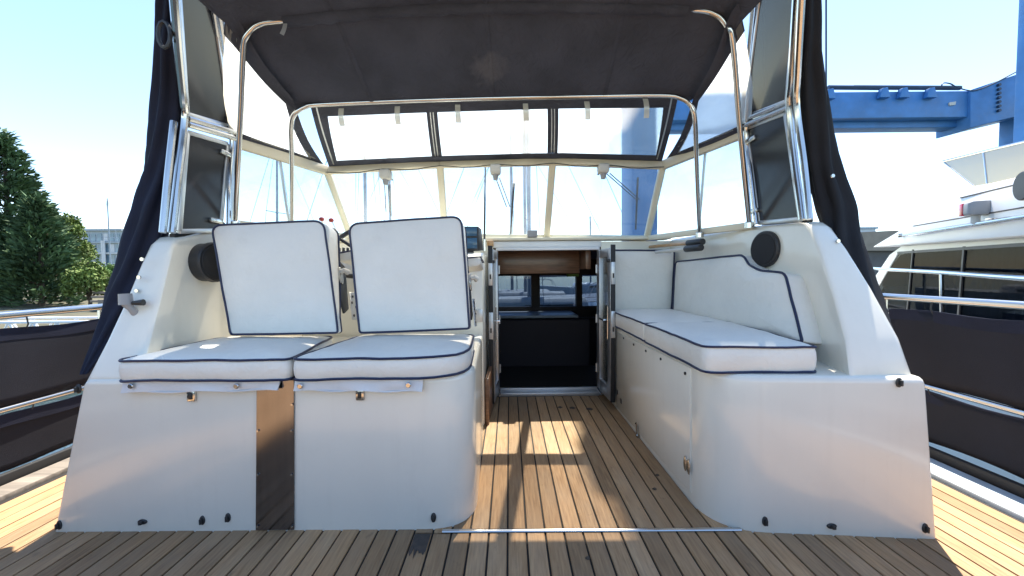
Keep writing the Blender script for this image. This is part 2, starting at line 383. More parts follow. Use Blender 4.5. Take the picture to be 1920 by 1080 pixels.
# teak deck: caulking bed with single planks
b = MB(); b.box((-2.02, -2.3, -.028), (1.785, 3.6, -.006))
deck = struct(b.build('teak_deck', 'caulk', smooth=0), 'teak planked deck with black caulking')
PW, GAP = .0635, .0065
pm = {}
def plank(x, y0, y1, wd):
    key = (round(y1-y0, 3), round(wd, 4))
    if key not in pm:
        q = MB(); q.box((-wd/2, -(y1-y0)/2, -.02), (wd/2, (y1-y0)/2, 0))
        t_ = q.build('plank', 'teak', deck, bevel=.0012, seg=1, origin=V(0, 0, 0)); pm[key] = t_.data; bpy.data.objects.remove(t_)
    p = bpy.data.objects.new('plank', pm[key]); COL.objects.link(p); p.parent = deck
    p.location = V(x, (y0+y1)/2, random.uniform(-.0008, .0008)) - W['teak_deck']
x = .018 - 33*PW
while x < 1.75:
    wd = PW-GAP
    if x > -2.0:
        if x < -1.60 or x > 1.40: plank(x, -2.25, 3.55, wd)
        elif -.30 < x < .88: plank(x, -2.25, 1.266, wd); plank(x, 1.274, 2.70, wd)
        else: plank(x, -2.25, 1.36, wd)
    x += PW
# white covering boards outside the planks, black rubbing strip beyond
for nm, xa, xb, lb in (('covering_board', 1.79, 1.93, 'pale blue grey covering board beside the starboard planks'), ('covering_board', -2.13, -2.025, 'grey weathered covering board beside the port planks')):
    b = MB(); b.box((xa, -2.3, -.02), (xb, 3.6, .012)); struct(b.build(nm, 'pale_blue_paint' if xa > 0 else 'timber_grey', bevel=.006), lb)
for xa, lb in ((1.94, 'black rubber toe rail under the starboard weather cloth'), (-2.165, 'black rubber toe rail under the port weather cloth')):
    b = MB(); b.box((xa, -2.3, -.02), (xa+.03, 3.6, .05)); struct(b.build('toe_rail', 'black_rubber', bevel=.008), lb)

# ================================================================== cockpit mouldings
ZB = .53
def moulding(plan0, plan1, rad, ztop):
    a = roundpoly([V(*p) for p in plan0], rad, 10); c = roundpoly([V(*p) for p in plan1], rad, 10)
    cen = sum(c, V(0, 0))/len(c)
    rg = []
    for z, ins in ((-.004, 0), (.02, 0), (ztop*.5, 0), (ztop-.022, 0), (ztop-.009, .004), (ztop-.002, .012), (ztop, .022)):
        t = max(0, z/ztop); r_ = []
        for p, q in zip(a, c):
            k = p.lerp(q, t); d = (cen-k); k = k + d.normalized()*ins; r_.append(V(k.x, k.y, z))
        rg.append(r_)
    return MB().loft(rg)
helm = thing('helm_seat_locker', 'white fibreglass locker base under the two helm seats, split by a steel plate', 'locker', (-.85, 1.75, 0))
moulding([(-1.584, 1.304), (-.125, 1.288), (-.155, 2.17), (-1.46, 2.17)], [(-1.452, 1.304), (-.125, 1.288), (-.155, 2.17), (-1.46, 2.17)], [.012, .17, .01, .01], ZB).build('locker_body', 'gelcoat', helm, smooth=40)
sett = thing('settee_locker', 'white fibreglass settee locker with side panels and rounded corner', 'locker', (1.0, 2.0, 0))
moulding([(.684, 1.262), (1.385, 1.205), (1.34, 2.7), (.684, 2.7)], [(.684, 1.262), (1.337, 1.212), (1.335, 2.7), (.684, 2.7)], [.17, .012, .01, .01], ZB).build('locker_body', 'gelcoat', sett, smooth=40)
def faceY(x, side):     # front plane of the two bases
    return (1.304 + (x+1.584)*(1.288-1.304)/1.459) if side < 0 else (1.262 + (x-.684)*(1.205-1.262)/.70)
def onface(px, py):
    side = -1 if px < 930 else 1; p = pY(px, py, 1.25)
    for _ in range(4): p = pY(px, py, faceY(p.x, side))
    return p
# steel plate between the seats, with its screws
tl, tr_, br, bl_ = [onface(*q) for q in ((483, 712), (553, 710), (553, 991), (481, 992))]
for q in (br, bl_): q.z = .004
for q in (tl, tr_): q.z = ZB-.006
pl_ = MB().slab([bl_, br, tr_, tl], .004); pl_ = pl_.build('steel_plate', 'brushed_steel', helm, bevel=.001, seg=1)
pl_.location.y -= .004
for q in ((486, 806), (549, 806), (486, 888), (549, 888), (486, 984), (550, 984), (550, 757)):
    p = onface(*q); MB().disc(p+V(0, -.005, 0), (0, -1, 0), .0035, .002, 10).build('screw', 'stainless', pl_)
# seat latches
for q in ((361, 742), (676, 740)):
    p = onface(*q); b = MB(); b.box((p.x-.014, p.y-.008, p.z-.018), (p.x+.014, p.y+.002, p.z+.018)); lt = b.build('latch', 'stainless', helm, bevel=.003)
    b = MB(); b.box((p.x-.006, p.y-.012, p.z-.010), (p.x+.006, p.y-.006, p.z+.012)); b.build('catch', 'dark_metal', lt, bevel=.002)
# canvas turn fasteners on both fronts
def fastener(q, parent, turned=False):
    p = onface(*q); a, c = (.016, .009) if turned else (.009, .016)
    b = MB(); b.loft([[p+V(math.cos(k*math.pi/8)*a*s_, -h, math.sin(k*math.pi/8)*c*s_) for k in range(16)] for s_, h in ((1, -.001), (1, .003), (.8, .005))])
    f_ = b.build('canvas_fastener', 'dark_metal', parent)
    b = MB(); b.box((p.x-a*.35, p.y-.014, p.z-c*.6), (p.x+a*.35, p.y-.004, p.z+c*.6)); b.build('turn_button', 'dark_metal', f_, bevel=.002)
for q, t in (((148, 729), 0), ((112, 984), 0), ((268, 978), 1), ((380, 975), 0), ((428, 970), 0), ((813, 970), 0)): fastener(q, helm, t)
for q, t in (((1434, 977), 0), ((1559, 986), 1), ((1734, 990), 0), ((1685, 717), 0)): fastener(q, sett, t)
# settee side: removable panel, its screws, finger pull and hook
XS = .684
b = MB(); b.slab([pX(1157, 622, XS), pX(1296, 690, XS), pX(1296, 925, XS), pX(1157, 762, XS)], .006)
pn = b.build('side_panel', 'gelcoat', sett, bevel=.002); pn.location.x -= .0015
for q in ((1170, 634), (1189, 646), (1212, 658), (1240, 673), (1286, 700)):
    p = pX(*q, XS-.004); MB().disc(p, (-1, 0, 0), .006, .004, 10).build('screw', 'dark_metal', pn)
p = pX(1289, 872, XS-.006)
for dy in (.014, -.014):
    b = MB(); b.loft([[p+V(-h, dy+math.cos(k*math.pi/8)*.011*s_, math.sin(k*math.pi/8)*.030*s_) for k in range(16)] for s_, h in ((1, 0), (1, .003), (.7, .006))]); b.build('finger_pull', 'stainless', sett)
p = pX(1199, 806, XS); b = MB(); b.box((p.x-.018, p.y-.012, .003), (p.x+.001, p.y+.012, .012)); b.tube([p+V(-.012, 0, -.04), p+V(-.014, 0, .03), p+V(-.020, 0, .036)], .006, 8); b.build('door_hook', 'stainless', sett)
for q in ((1166, 752), (1159, 735)):
    p = pX(*q, XS); b = MB(); b.box((p.x-.008, p.y-.012, p.z-.014), (p.x+.001, p.y+.012, p.z+.014)); b.build('vent', 'black_plastic', sett, bevel=.002)

# metal threshold strip across the passage
a, c = pZ(832, 988, 0), pZ(1388, 993, 0)
st = MB().tube([V(a.x, 1.275, .006), V(c.x, 1.262, .006)], .0075, 8).build('threshold_strip', 'stainless'); st.scale.z = .6
struct(st, 'thin steel strip laid across the teak passage')
# dark wet stain and crumbs on the planks
for q, r_, n_ in (((1073, 765), .018, 'b'), ((1050, 764), .015, 'c'), ((1105, 767), .02, 'd')):
    p = pZ(*q, 0); b = MB(); k = 18
    ring = [V(p.x+math.cos(i*2*math.pi/k)*r_*1.0*(1+.7*noise.noise(V(i*.9, r_*90, 0))), p.y+math.sin(i*2*math.pi/k)*r_*1.3*(1+.7*noise.noise(V(i*.8, 3, r_*70))), .0016) for i in range(k)]
    b.add(ring, [tuple(range(k))]); o = b.build('damp_stain', 'stain', smooth=0); struct(o, 'dark damp patch soaked into the teak')
p = pZ(808, 1000, 0); xc = .018+round((p.x-.018)/PW)*PW; hw_ = (PW-GAP)/2-.002
rg_ = [V(xc-hw_, 1.264, .0016), V(xc+hw_, 1.264, .0016)] + [V(xc+hw_-2*hw_*k/8, 1.185-.03*noise.noise(V(k*.9, 2, 0))-.02*(k % 2), .0016) for k in range(9)]
b = MB(); b.add(rg_, [tuple(range(len(rg_)))]); struct(b.build('damp_stain', 'stain', smooth=0), 'dark damp patch along one plank by the helm locker corner')
for i, q in enumerate(((1102, 1048), (1227, 918), (1232, 892))):
    p = pZ(*q, 0); b = MB(); k = 7
    b.loft([[V(p.x+math.cos(j*6.283/k)*.007*s_*(1+.4*math.sin(j*2.3+i)), p.y+math.sin(j*6.283/k)*.006*s_, h) for j in range(k)] for s_, h in ((1, .001), (.8, .005), (.3, .008))])
    tag(b.build('dry_leaf', 'bark'), ('curled brown leaf crumb lying on the sunny foreground planks', 'small brown leaf crumb on the passage planks below the finger pull', 'tiny brown leaf crumb on the passage planks towards the settee hook')[i], 'leaf')

# coamings (bulwark wings) port and starboard
def coaming(sts, sgn):
    rings = []
    for Y, xi, xo, z in sts:
        rd = .022; zz = z
        sec = [(xi, .50), (xi, zz-rd)] + [(xi+sgn*rd*(1-math.cos(k*math.pi/8)), zz-rd+rd*math.sin(k*math.pi/8)) for k in range(1, 5)] + \
              [(xo-sgn*rd*(1-math.sin(k*math.pi/8)), zz-rd+rd*math.cos(k*math.pi/8)) for k in range(0, 5)] + [(xo, .50)]
        rings.append([V(a_, Y, z_) for a_, z_ in sec])
    return MB().loft(rings)
RS = [(1.245, 1.118, 1.328, .535), (1.29, 1.14, 1.325, .655), (1.38, 1.165, 1.312, .82), (1.47, 1.187, 1.30, .965), (1.53, 1.197, 1.292, 1.05), (1.56, 1.2, 1.29, 1.072), (1.6, 1.2, 1.29, 1.08), (1.86, 1.2, 1.31, 1.097), (2.3, 1.175, 1.29, 1.103), (2.736, 1.15, 1.26, 1.106)]
LS = [(1.312, -1.268, -1.45, .538), (1.38, -1.29, -1.445, .66), (1.45, -1.31, -1.44, .80), (1.51, -1.325, -1.435, .935), (1.545, -1.335, -1.43, 1.01), (1.575, -1.34, -1.43, 1.036), (1.62, -1.34, -1.43, 1.046), (1.87, -1.34, -1.45, 1.12), (2.3, -1.30, -1.42, 1.135), (2.736, -1.27, -1.39, 1.14)]
rc = tag(coaming(RS, 1).build('cockpit_coaming', 'gelcoat', smooth=40), 'white fibreglass coaming wing sloping down behind the long settee', 'coaming')
lc = tag(coaming(LS, -1).build('cockpit_coaming', 'gelcoat', smooth=40), 'white fibreglass coaming wing sloping down beside the helm seats', 'coaming')
# black seal under the wing panels
for sg, st_, par in ((1, RS, rc), (-1, LS, lc)):
    pts = [V((xi+xo)/2-sg*.02, Y, z+.006) for Y, xi, xo, z in st_ if Y > 1.555 and Y < 1.9]
    MB().tube(pts, .012, 8).build('seal', 'black_rubber', par)
# eyelets on the starboard wing edge
for q in ((1567, 465), (1573, 507)):
    p = pX(*q, 1.305); MB().disc(p, (.3, -1, 0), .008, .006, 10).build('eyelet', 'stainless', rc)
# round loudspeakers
def speaker(c, ax, r, lb, dp=.055):
    t = thing('loudspeaker', lb, 'speaker', c); ax = Vector(ax)
    MB().disc(Vector(c)-ax*.004, ax, r*.95, dp, 32, .006).build('housing', 'black_plastic', t)
    MB().disc(Vector(c)+ax*(dp-.012), ax, r, .018, 36, .006).build('trim_ring', 'black_plastic', t)
    MB().disc(Vector(c)+ax*(dp+.0062), ax, r*.86, .003, 36, .002).build('grille', 'speaker_cloth', t)
pr = pX(1440, 467, 1.2); speaker(pr, (-1, -.12, 0), .083, 'round black loudspeaker on the coaming above the long settee', .02)
pl2 = pX(384, 492, -1.335); speaker(pl2, (1, -.10, 0), .087, 'round black loudspeaker on the coaming beside the helm seats', .05)
# rod holder on the port wing
p = pX(262, 592, -1.385)
t = thing('rod_holder_mount', 'grey ball mount with clamp screwed to the port coaming slope', 'mount', p)
nrm = V(.1, -.86, .5).normalized()
MB().disc(p, nrm, .033, .012, 24, .006).build('base_plate', 'dark_metal', t)
MB().tube([p+nrm*.01, p+nrm*.035+V(-.004, 0, .012), p+V(-.012, -.035, .05)], [.016, .011, .016], 12).build('ball_arm', 'grey_plastic', t)
MB().tube([p+V(-.012, -.036, .045), p+V(-.014, -.036, .085)], [.021, .019], 14).build('socket', 'grey_plastic', t)
MB().tube([p+V(.01, -.035, .05), p+V(.045, -.03, .052)], [.007, .012], 8).build('clamp_knob', 'dark_metal', t)

# ================================================================== helm seats
G = 'helm seat cushions'
def flapfor(cu, q, snaps):
    pts = [onface(*a_) for a_ in q]; n = 14
    top = [pts[0].lerp(pts[1], i/n) for i in range(n+1)]; bot = [pts[3].lerp(pts[2], i/n) for i in range(n+1)]
    b = MB(); rg = []
    for i in range(n+1):
        o1 = -.014-.004*math.sin(i*1.3); o2 = -.020-.007*math.sin(i*.9+1)
        T, B_ = top[i], bot[i]+V(0, 0, .003*math.sin(i*1.1)); M_ = T.lerp(B_, .5)
        rg.append([T+V(0, o1, .006), M_+V(0, o1-.006, 0), B_+V(0, o2, 0), B_+V(0, o2+.006, 0), M_+V(0, o1, 0), T+V(0, o1+.006, .006)])
    f_ = b.loft(rg).build('flap', 'cushion_boxing', cu, smooth=50)
    for s_ in snaps: p = onface(*s_); MB().disc(p+V(0, -.030, 0), (0, -1, 0), .009, .005, 14, .002).build('snap', 'stainless', f_)
    MB().tube([V(B_.x, B_.y-.018, B_.z+.003*math.sin(i*1.1)) for i, B_ in enumerate(bot)], .003, 6).build('hem', 'cushion_boxing', f_)
cz = ZB+.068
c1 = cushion('seat_cushion', [(-1.31, 1.275), (-.735, 1.268), (-.795, 1.72), (-1.295, 1.72)], (0, 0, cz), (1, 0, 0), (0, 1, 0), (0, 0, 1), .066, .022, 'flat white helm seat cushion beside the coaming, navy piping', G, radius=.035, seed=1)
flapfor(c1, [(240, 712), (530, 708), (528, 728), (240, 733)], [(262, 719), (455, 719)])
c2 = cushion('seat_cushion', [(-.722, 1.266), (-.145, 1.275), (-.165, 1.72), (-.672, 1.72)], (0, 0, cz), (1, 0, 0), (0, 1, 0), (0, 0, 1), .066, .024, 'flat white helm seat cushion with rounded corner beside the passage', G, radius=[.03, .16, .03, .03], seed=2)
flapfor(c2, [(558, 710), (795, 710), (794, 731), (558, 729)], [(572, 719), (770, 717)])
def backrest(q, lb, seed, extra):
    P = [pY(*a_, 1.60+.05*(0 if a_[1] > 500 else 1)) for a_ in q]     # tl tr br bl; leans forward a little at the top
    O = P[3]; uy = ((P[0]+P[1])-(P[2]+P[3])).normalized(); ux = (P[1]-P[0]); ux = (ux - uy*ux.dot(uy)).normalized(); uz = ux.cross(uy)
    ol = [((p-O).dot(ux), (p-O).dot(uy)) for p in (P[3], P[2], P[1], P[0])]
    h = ol[2][1]
    cu = cushion('helm_back_cushion', ol, O, ux, uy, uz, lambda u, v: .035+.10*max(0, min(1, v/h))**.8, .010, lb, 'helm seat backrests', 'cushion', radius=[.012, .012, .045, .045], seed=seed)
    def loc(u, v, d): return O+ux*u+uy*v-uz*d
    wd = ol[1][0]
    # hinge brackets under it
    for u in (.13, .42):
        b = MB(); b.tube([loc(wd*u/.55-.03, .004, .02), loc(wd*u/.55+.03, .004, .02)], .012, 8); b.build('hinge', 'dark_metal', cu)
    # swing arm and pivot plate on the passage side
    b = MB(); b.slab([loc(wd+.004, .25, .10), loc(wd+.004, .22, .17), loc(wd+.004, .02, .13), loc(wd+.004, .0, .08), loc(wd+.004, .10, .06)], .012)
    b.build('swing_arm', 'dark_metal', cu, bevel=.004)
    b = MB(); b.slab([loc(wd+.012, .10, .16), loc(wd+.012, .10, .24), loc(wd+.012, -.03, .22), loc(wd+.012, -.03, .14)], .004)
    pv = b.build('pivot_plate', 'aluminium', cu, bevel=.0015, seg=1)
    for (v, d) in ((.08, .18), (.03, .20), (-.01, .16), (.05, .16)): MB().disc(loc(wd+.014, v, d), ux, .006, .004, 8).build('bolt', 'dark_metal', pv)
    b = MB(); k = [loc(wd+.012+.0, .17+.04*math.cos(i*.5236), .085+.018*math.sin(i*.5236)) for i in range(12)]; b.slab(k, .008, ux)
    lt = b.build('catch_plate', 'stainless', cu, bevel=.001, seg=1)
    MB().tube([loc(wd+.015, .185, .085), loc(wd+.035, .19, .085), loc(wd+.045, .18, .10)], [.010, .012, .014], 10).build('catch_knob', 'pale_plastic', lt)
    # armrest on the forward side
    O2 = loc(wd-.02, .27, .17)
    b = MB(); b.loft([[O2+ux*(a_*.045+.04)+uy*(c_*.022)-uz*s_ for a_, c_ in ((-1, -.6), (-.6, -1), (.6, -1), (1, -.6), (1, .5), (.7, 1), (-.7, 1), (-1, .5))] for s_ in (0, .008, .2, .21)])
    ar = b.build('armrest', 'cushion_vinyl', cu, bevel=.006, smooth=50)
    MB().tube([O2+ux*(a_*.047+.04)+uy*.021-uz*d_ for a_, d_ in ((-1, -.002), (1, -.002), (1, .2), (-1, .2))], .004, 6, True).build('piping', 'piping', ar)
    return cu
backrest([(398, 424), (606, 415), (633, 623), (434, 626)], 'upright white helm backrest standing beside the round port loudspeaker', 3, 0)
backrest([(655, 421), (864, 407), (879, 615), (676, 623)], 'upright white helm backrest standing beside the cabin doorway passage', 4, 0)

# ================================================================== helm console
con = thing('helm_console', 'cream helm console behind the seats with wheel, levers and gauges', 'console', (-.65, 2.45, .0))
b = MB(); b.loft([[V(-1.18, y0, z), V(-.15, y0, z), V(-.15, y1, z), V(-1.12, y1, z)] for y0, y1, z in ((2.172, 2.735, .0), (2.172, 2.735, .80), (2.25, 2.735, .98), (2.30, 2.735, 1.0))])
b.build('console_body', 'gelcoat', con, bevel=.012)
wc = pY(680, 470, 2.12); ax = V(0, -.8, .6).normalized(); u_ = V(1, 0, 0); w_ = ax.cross(u_)
sw = MB().tube([wc+(u_*math.cos(k*math.pi/16)+w_*math.sin(k*math.pi/16))*.175 for k in range(32)], .013, 8, True).build('steering_wheel', 'black_plastic', con)
for k in range(3):
    a_ = k*2.094+.5; d_ = u_*math.cos(a_)+w_*math.sin(a_); MB().tube([wc-ax*.03, wc+d_*.17], [.014, .010], 8).build('spoke', 'black_plastic', sw)
MB().tube([wc-ax*.02, wc-ax*.17], .022, 10).build('hub', 'black_plastic', sw)
for q, bx in (((603, 411), (606, 470)), ((621, 413), (634, 468))):
    t0, t1 = pY(*q, 2.35), pY(*bx, 2.37)
    lv = MB().tube([t1+V(0, 0, -.06), t1, t0.lerp(t1, .35)+V(.012, 0, .01), t0], .0045, 8).build('throttle_lever', 'stainless', con)
    b = MB(); b.loft([[t0+V(math.cos(k*.628)*.016*s_, math.sin(k*.628)*.016*s_, h) for k in range(10)] for s_, h in ((.3, -.013), (.8, -.009), (1, 0), (.8, .009), (.3, .013))]); b.build('knob', 'red_knob', lv)
# switch cluster beside the wheel
for i in range(7):
    p = pY(632+i*4, 462+(i % 3)*2, 2.32); MB().disc(V(p.x, p.y, .99), (0, 0, 1), .008, .03+.02*(i % 2), 10, .003).build('switch', 'dark_metal' if i % 2 else 'stainless', con)
# gauge pod
g0, g1 = pY(869, 465, 2.35), pY(898, 424, 2.35)
b = MB(); b.loft([[V(g0.x, 2.35, g0.z-.02), V(g1.x-.004, 2.35, g0.z-.02), V(g1.x-.004, 2.35, g1.z), V(g0.x, 2.35, g1.z)], [V(g0.x, 2.40, g0.z-.02), V(g1.x+.02, 2.44, g0.z-.01), V(g1.x+.012, 2.42, g1.z-.01), V(g0.x, 2.40, g1.z)]])
gp = b.build('gauge_pod', 'black_plastic', con, bevel=.006)
zm = (g0.z+g1.z)/2
for za, zb_ in ((g0.z-.004, zm-.006), (zm+.006, g1.z-.008)):
    b = MB(); b.box((g0.x+.006, 2.343, za), (g1.x-.012, 2.352, zb_)); b.build('display', 'blue_gauge', gp, bevel=.002)
b = MB(); b.tube([V(g0.x+.04, 2.38, 1.0), V(g0.x+.04, 2.38, g0.z)], .02, 10); b.build('pod_foot', 'black_plastic', gp)
# passage side of the console: plates and sockets
for q, s_, mt_ in (((893, 497), (.012, .03), 'pale_plastic'), ((904, 490), (.01, .01), 'dark_metal'), ((906, 592), (.05, .035), 'aluminium')):
    p = pY(*q, 2.165); b = MB(); b.box((p.x-s_[0], 2.160, p.z-s_[1]), (min(p.x+s_[0], -.152), 2.171, p.z+s_[1])); b.build('console_plate', mt_, con, bevel=.002)
# mahogany kick panel beside the doorway
b = MB(); b.slab([V(-.135, 2.19, .0), V(-.115, 2.60, .0), V(-.115, 2.60, .30), V(-.135, 2.19, .27)], .02)
tag(b.build('kick_panel', 'mahogany', bevel=.003), 'brown mahogany kick panel low beside the cabin door', 'panel')
# whip aerial at the console edge
p0, p1 = pY(908, 457, 2.62), pY(910, 306, 2.62)
t = thing('whip_aerial', 'thin dark upright aerial pole beside the gauge pod', 'aerial', p0)
MB().tube([p0+V(0, 0, -.02), p1], [.0075, .005], 8).build('pole', 'dark_metal', t); MB().tube([p0+V(0, 0, -.05), p0+V(0, 0, .03)], .012, 8).build('base', 'stainless', t)

# ================================================================== settee cushions
G2 = 'settee cushions'
zc_ = ZB+.004
ysp = 1.88
cushion('settee_seat_cushion', [(.664, 1.295), (1.035, 1.278), (1.10, ysp), (.668, ysp)], (0, 0, zc_+.085), (1, 0, 0), (0, 1, 0), (0, 0, 1), .085, .022, 'long white settee seat cushion ending at the aft locker corner', G2, radius=[.03, .02, .01, .01], seed=5)
cushion('settee_seat_cushion', [(.668, ysp+.020), (1.10, ysp+.020), (1.10, 2.60), (.676, 2.60)], (0, 0, zc_+.085), (1, 0, 0), (0, 1, 0), (0, 0, 1), .085, .018, 'shorter white settee seat cushion up against the cabin bulkhead', G2, radius=.015, seed=6)
# long back cushion with its step, leaning on the coaming
A, B2 = V(1.10, 1.43, .622), V(1.085, 2.585, .622)
ux = (A-B2).normalized(); nrm = V(-1, -.02, .13).normalized(); nrm = (nrm-ux*nrm.dot(ux)).normalized(); uy = nrm.cross(ux)
if uy.z < 0: uy = -uy
pts = []
for q in ((1262, 583), (1503, 641), (1471, 512), (1424, 508), (1404, 497), (1394, 479), (1268, 491)):
    w3 = pP(*q, B2, nrm); pts.append(((w3-B2).dot(ux), (w3-B2).dot(uy)))
cushion('settee_back_cushion', pts, B2, ux, uy, nrm, .10, .020, 'long white settee back cushion stepped down below the loudspeaker', G2, radius=[.02, .015, .03, .03, .02, .04, .03], seed=7, pipe=.0055)
# square end cushion on the bulkhead
q = [pY(*a_, 2.60) for a_ in ((1150, 584), (1258, 584), (1264, 471), (1150, 470))]
O = V(q[0].x, 2.60, q[0].z)
cushion('settee_end_cushion', [(a_.x-O.x, a_.z-O.z) for a_ in q], O, (1, 0, 0), (0, 0, 1), (0, -1, 0), .085, .014, 'square white upright cushion against the cabin bulkhead', G2, radius=.02, seed=8, pipe=.006)
# two poles on the ledge
for q0, q1, q2, mt_, lb in (((1198, 465), (1290, 456), (1318, 453), 'varnished_pole', 'varnished wooden pole with black grip on the coaming ledge'), ((1230, 473), (1286, 467), (1315, 464), 'pale_plastic', 'pale grey pole with black grip below the varnished one')):
    X0 = [.985, 1.06, 1.075] if mt_ == 'varnished_pole' else [.97, 1.03, 1.045]
    P = [pX(*a_, x_) for a_, x_ in zip((q0, q1, q2), X0)]
    t = thing('boat_pole', lb, 'pole', P[1])
    MB().tube([P[0], P[1]], .011, 10).build('shaft', mt_, t); MB().tube([P[1], P[2]], .019, 12).build('grip', 'black_plastic', t, bevel=.004)
    for k in (.15, .8):
        p = P[0].lerp(P[1], k); b = MB(); b.tube([p, p+V(.07, 0, -.005)], .006, 6); b.build('clip', 'pale_plastic', t)

# ================================================================== cabin bulkhead, doorway, saloon
def bar(a, b, wd, dp, nrm):
    """rectangular bar from a to b, wd across, dp along nrm"""
    a, b, nrm = Vector(a), Vector(b), Vector(nrm); t = (b-a).normalized(); nrm = (nrm-t*nrm.dot(t)).normalized(); s_ = t.cross(nrm)
    c = [s_*wd/2+nrm*dp/2, -s_*wd/2+nrm*dp/2, -s_*wd/2-nrm*dp/2, s_*wd/2-nrm*dp/2]
    return MB().loft([[a+k for k in c], [b+k for k in c]])
XL, XR, ZT, YB = -.082, .625, 1.035, 2.72
bk = thing('cabin_bulkhead', 'cream cabin bulkhead with aluminium framed doorway', 'bulkhead', (.1, 2.76, 0))
b = MB(); b.box((-1.30, 2.738, -.02), (XL-.03, 2.80, 1.10)); b.build('bulkhead_panel', 'gelcoat', bk)
b = MB(); b.box((XR+.03, 2.738, -.02), (1.18, 2.80, 1.095)); b.build('bulkhead_panel', 'gelcoat', bk)
b = MB(); b.box((XL-.03, 2.725, ZT+.02), (XR+.03, 2.80, 1.10)); b.build('header', 'white_paint', bk, bevel=.004)
b = MB(); b.box((-1.26, 2.70, 1.104), (1.145, 2.83, 1.125)); b.build('ledge', 'cream_paint', bk, bevel=.006)
b = MB(); b.box((XL-.01, 2.69, ZT-.002), (XR+.01, 2.735, ZT+.018)); b.build('drip_rail', 'white_paint', bk, bevel=.004)
for x_ in (XL-.015, XR+.015):
    b = MB(); b.box((x_-.014, 2.70, 0), (x_+.014, 2.745, ZT)); b.build('jamb', 'aluminium', bk, bevel=.002)
b = MB(); b.box((XL-.002, 2.685, .001), (XR+.002, 2.79, .028)); b.box((XL-.002, 2.725, .028), (XR+.002, 2.75, .05)); b.build('sill', 'aluminium', bk, bevel=.003)
b = MB(); b.box((.13, 2.69, 1.126), (.20, 2.74, 1.175)); b.build('vent_box', 'grey_plastic', bk, bevel=.006)
b = MB(); b.box((-.15, 2.64, 1.06), (-.105, 2.69, 1.10)); b.build('amber_cap', 'varnished_pole', bk, bevel=.006)
def leaf(hx, fx, sg, lb):
    hg, fr = V(hx, 2.70, 0), V(fx, 2.42, 0); z0, z1 = .05, 1.03
    t = thing('cabin_door', lb, 'door', (hx, 2.70, z0), 'cabin doors')
    d = (fr-hg).normalized(); n = V(sg, 0, 0); n = (n-d*n.dot(d)).normalized(); L_ = (fr-hg).length; T = .034
    def pt(a_, z, k): return hg+d*a_+V(0, 0, z)+n*k
    def part(a0, a1, za, zb_, k0, k1, nm, mt_, par=t, bv=.003):
        b = MB(); b.loft([[pt(a0, z, k0), pt(a1, z, k0), pt(a1, z, k1), pt(a0, z, k1)] for z in (za, zb_)]); return b.build(nm, mt_, par, bevel=bv)
    part(0, .05, z0, z1, 0, T, 'stile', 'aluminium'); s2 = part(L_-.055, L_, z0, z1, 0, T, 'stile', 'aluminium')
    part(.05, L_-.055, z1-.055, z1, .001, T-.001, 'rail', 'aluminium'); part(.05, L_-.055, z0, z0+.085, .001, T-.001, 'rail', 'aluminium')
    part(.045, L_-.05, z0+.08, z1-.05, T*.5-.003, T*.5+.003, 'pane', 'door_glass', bv=0)
    part(L_, L_+.008, z0-.005, z1+.02, .002, T-.002, 'edge_seal', 'black_rubber', bv=.002)
    for za, zb_ in ((.46, .63), (.80, .94)):
        lp = part(L_+.0085, L_+.011, za, zb_, .004, T-.004, 'lock_plate', 'aluminium', bv=.001)
        part(L_+.0115, L_+.0135, za+.04, za+.07, .012, T-.012, 'keyhole', 'black_plastic', lp, bv=0)
    hp = pt(L_-.03, .57, -.002)
    MB().tube([hp, hp-n*.03, hp-n*.032-d*.05, hp-n*.030-d*.09], .006, 8).build('handle', 'stainless', t)
    MB().tube([pt(L_-.012, .45, -.012), pt(L_-.012, .66, -.012)], .005, 8).build('pull_bar', 'stainless', t)
    for z in (.2, .55, .9): MB().tube([pt(-.004, z-.03, -.004), pt(-.004, z+.03, -.004)], .007, 8).build('hinge', 'aluminium', t)
    MB().tube([pt(.02, z0+.01, -.004), pt(.16, z0+.012, -.02)], .005, 8).build('door_stay', 'stainless', t)
    b = MB(); p = pt(L_-.02, z1-.08, -.002); b.box((p.x-.012, p.y-.02, p.z-.01), (p.x+.006, p.y+.02, p.z+.01)); b.build('catch', 'black_plastic', t, bevel=.003)
leaf(XL+.006, XL-.018, -1, 'narrow aluminium framed glass door leaf folded open beside the helm console')
leaf(XR-.006, XR+.012, 1, 'narrow aluminium framed glass door leaf folded open beside the settee')
# saloon below: wood shell, forward windows
sal = thing('saloon_cabin', 'dark mahogany saloon seen through the open doorway', 'cabin', (0, 4, -1.0))
YF = 5.3
def sp(nm, a, c, mt_): b = MB(); b.box(a, c); return b.build(nm, mt_, sal)
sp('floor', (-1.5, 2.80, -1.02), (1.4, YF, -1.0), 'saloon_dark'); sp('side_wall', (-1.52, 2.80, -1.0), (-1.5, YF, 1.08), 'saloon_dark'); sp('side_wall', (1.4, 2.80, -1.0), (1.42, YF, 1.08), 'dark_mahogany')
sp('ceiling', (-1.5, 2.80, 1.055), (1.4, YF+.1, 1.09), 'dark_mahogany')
b = MB(); b.box((-.4, 3.05, .87), (.56, 3.09, 1.05)); b.build('valance', 'mahogany', sal, bevel=.004)
b = MB(); b.box((.562, 2.82, .90), (.60, 3.09, 1.05)); b.build('valance_return', 'mahogany', sal, bevel=.004)
zt0, zb0 = pY(1000, 517, YF).z, pY(1000, 575, YF).z
xs = [pY(a_, 545, YF).x for a_ in (905, 996, 1012, 1080, 1091, 1150)]
sp('front_wall', (-1.5, YF, zt0), (1.4, YF+.06, 1.055), 'dark_mahogany'); sp('front_wall', (-1.5, YF, -1.0), (1.4, YF+.06, zb0), 'dark_mahogany')
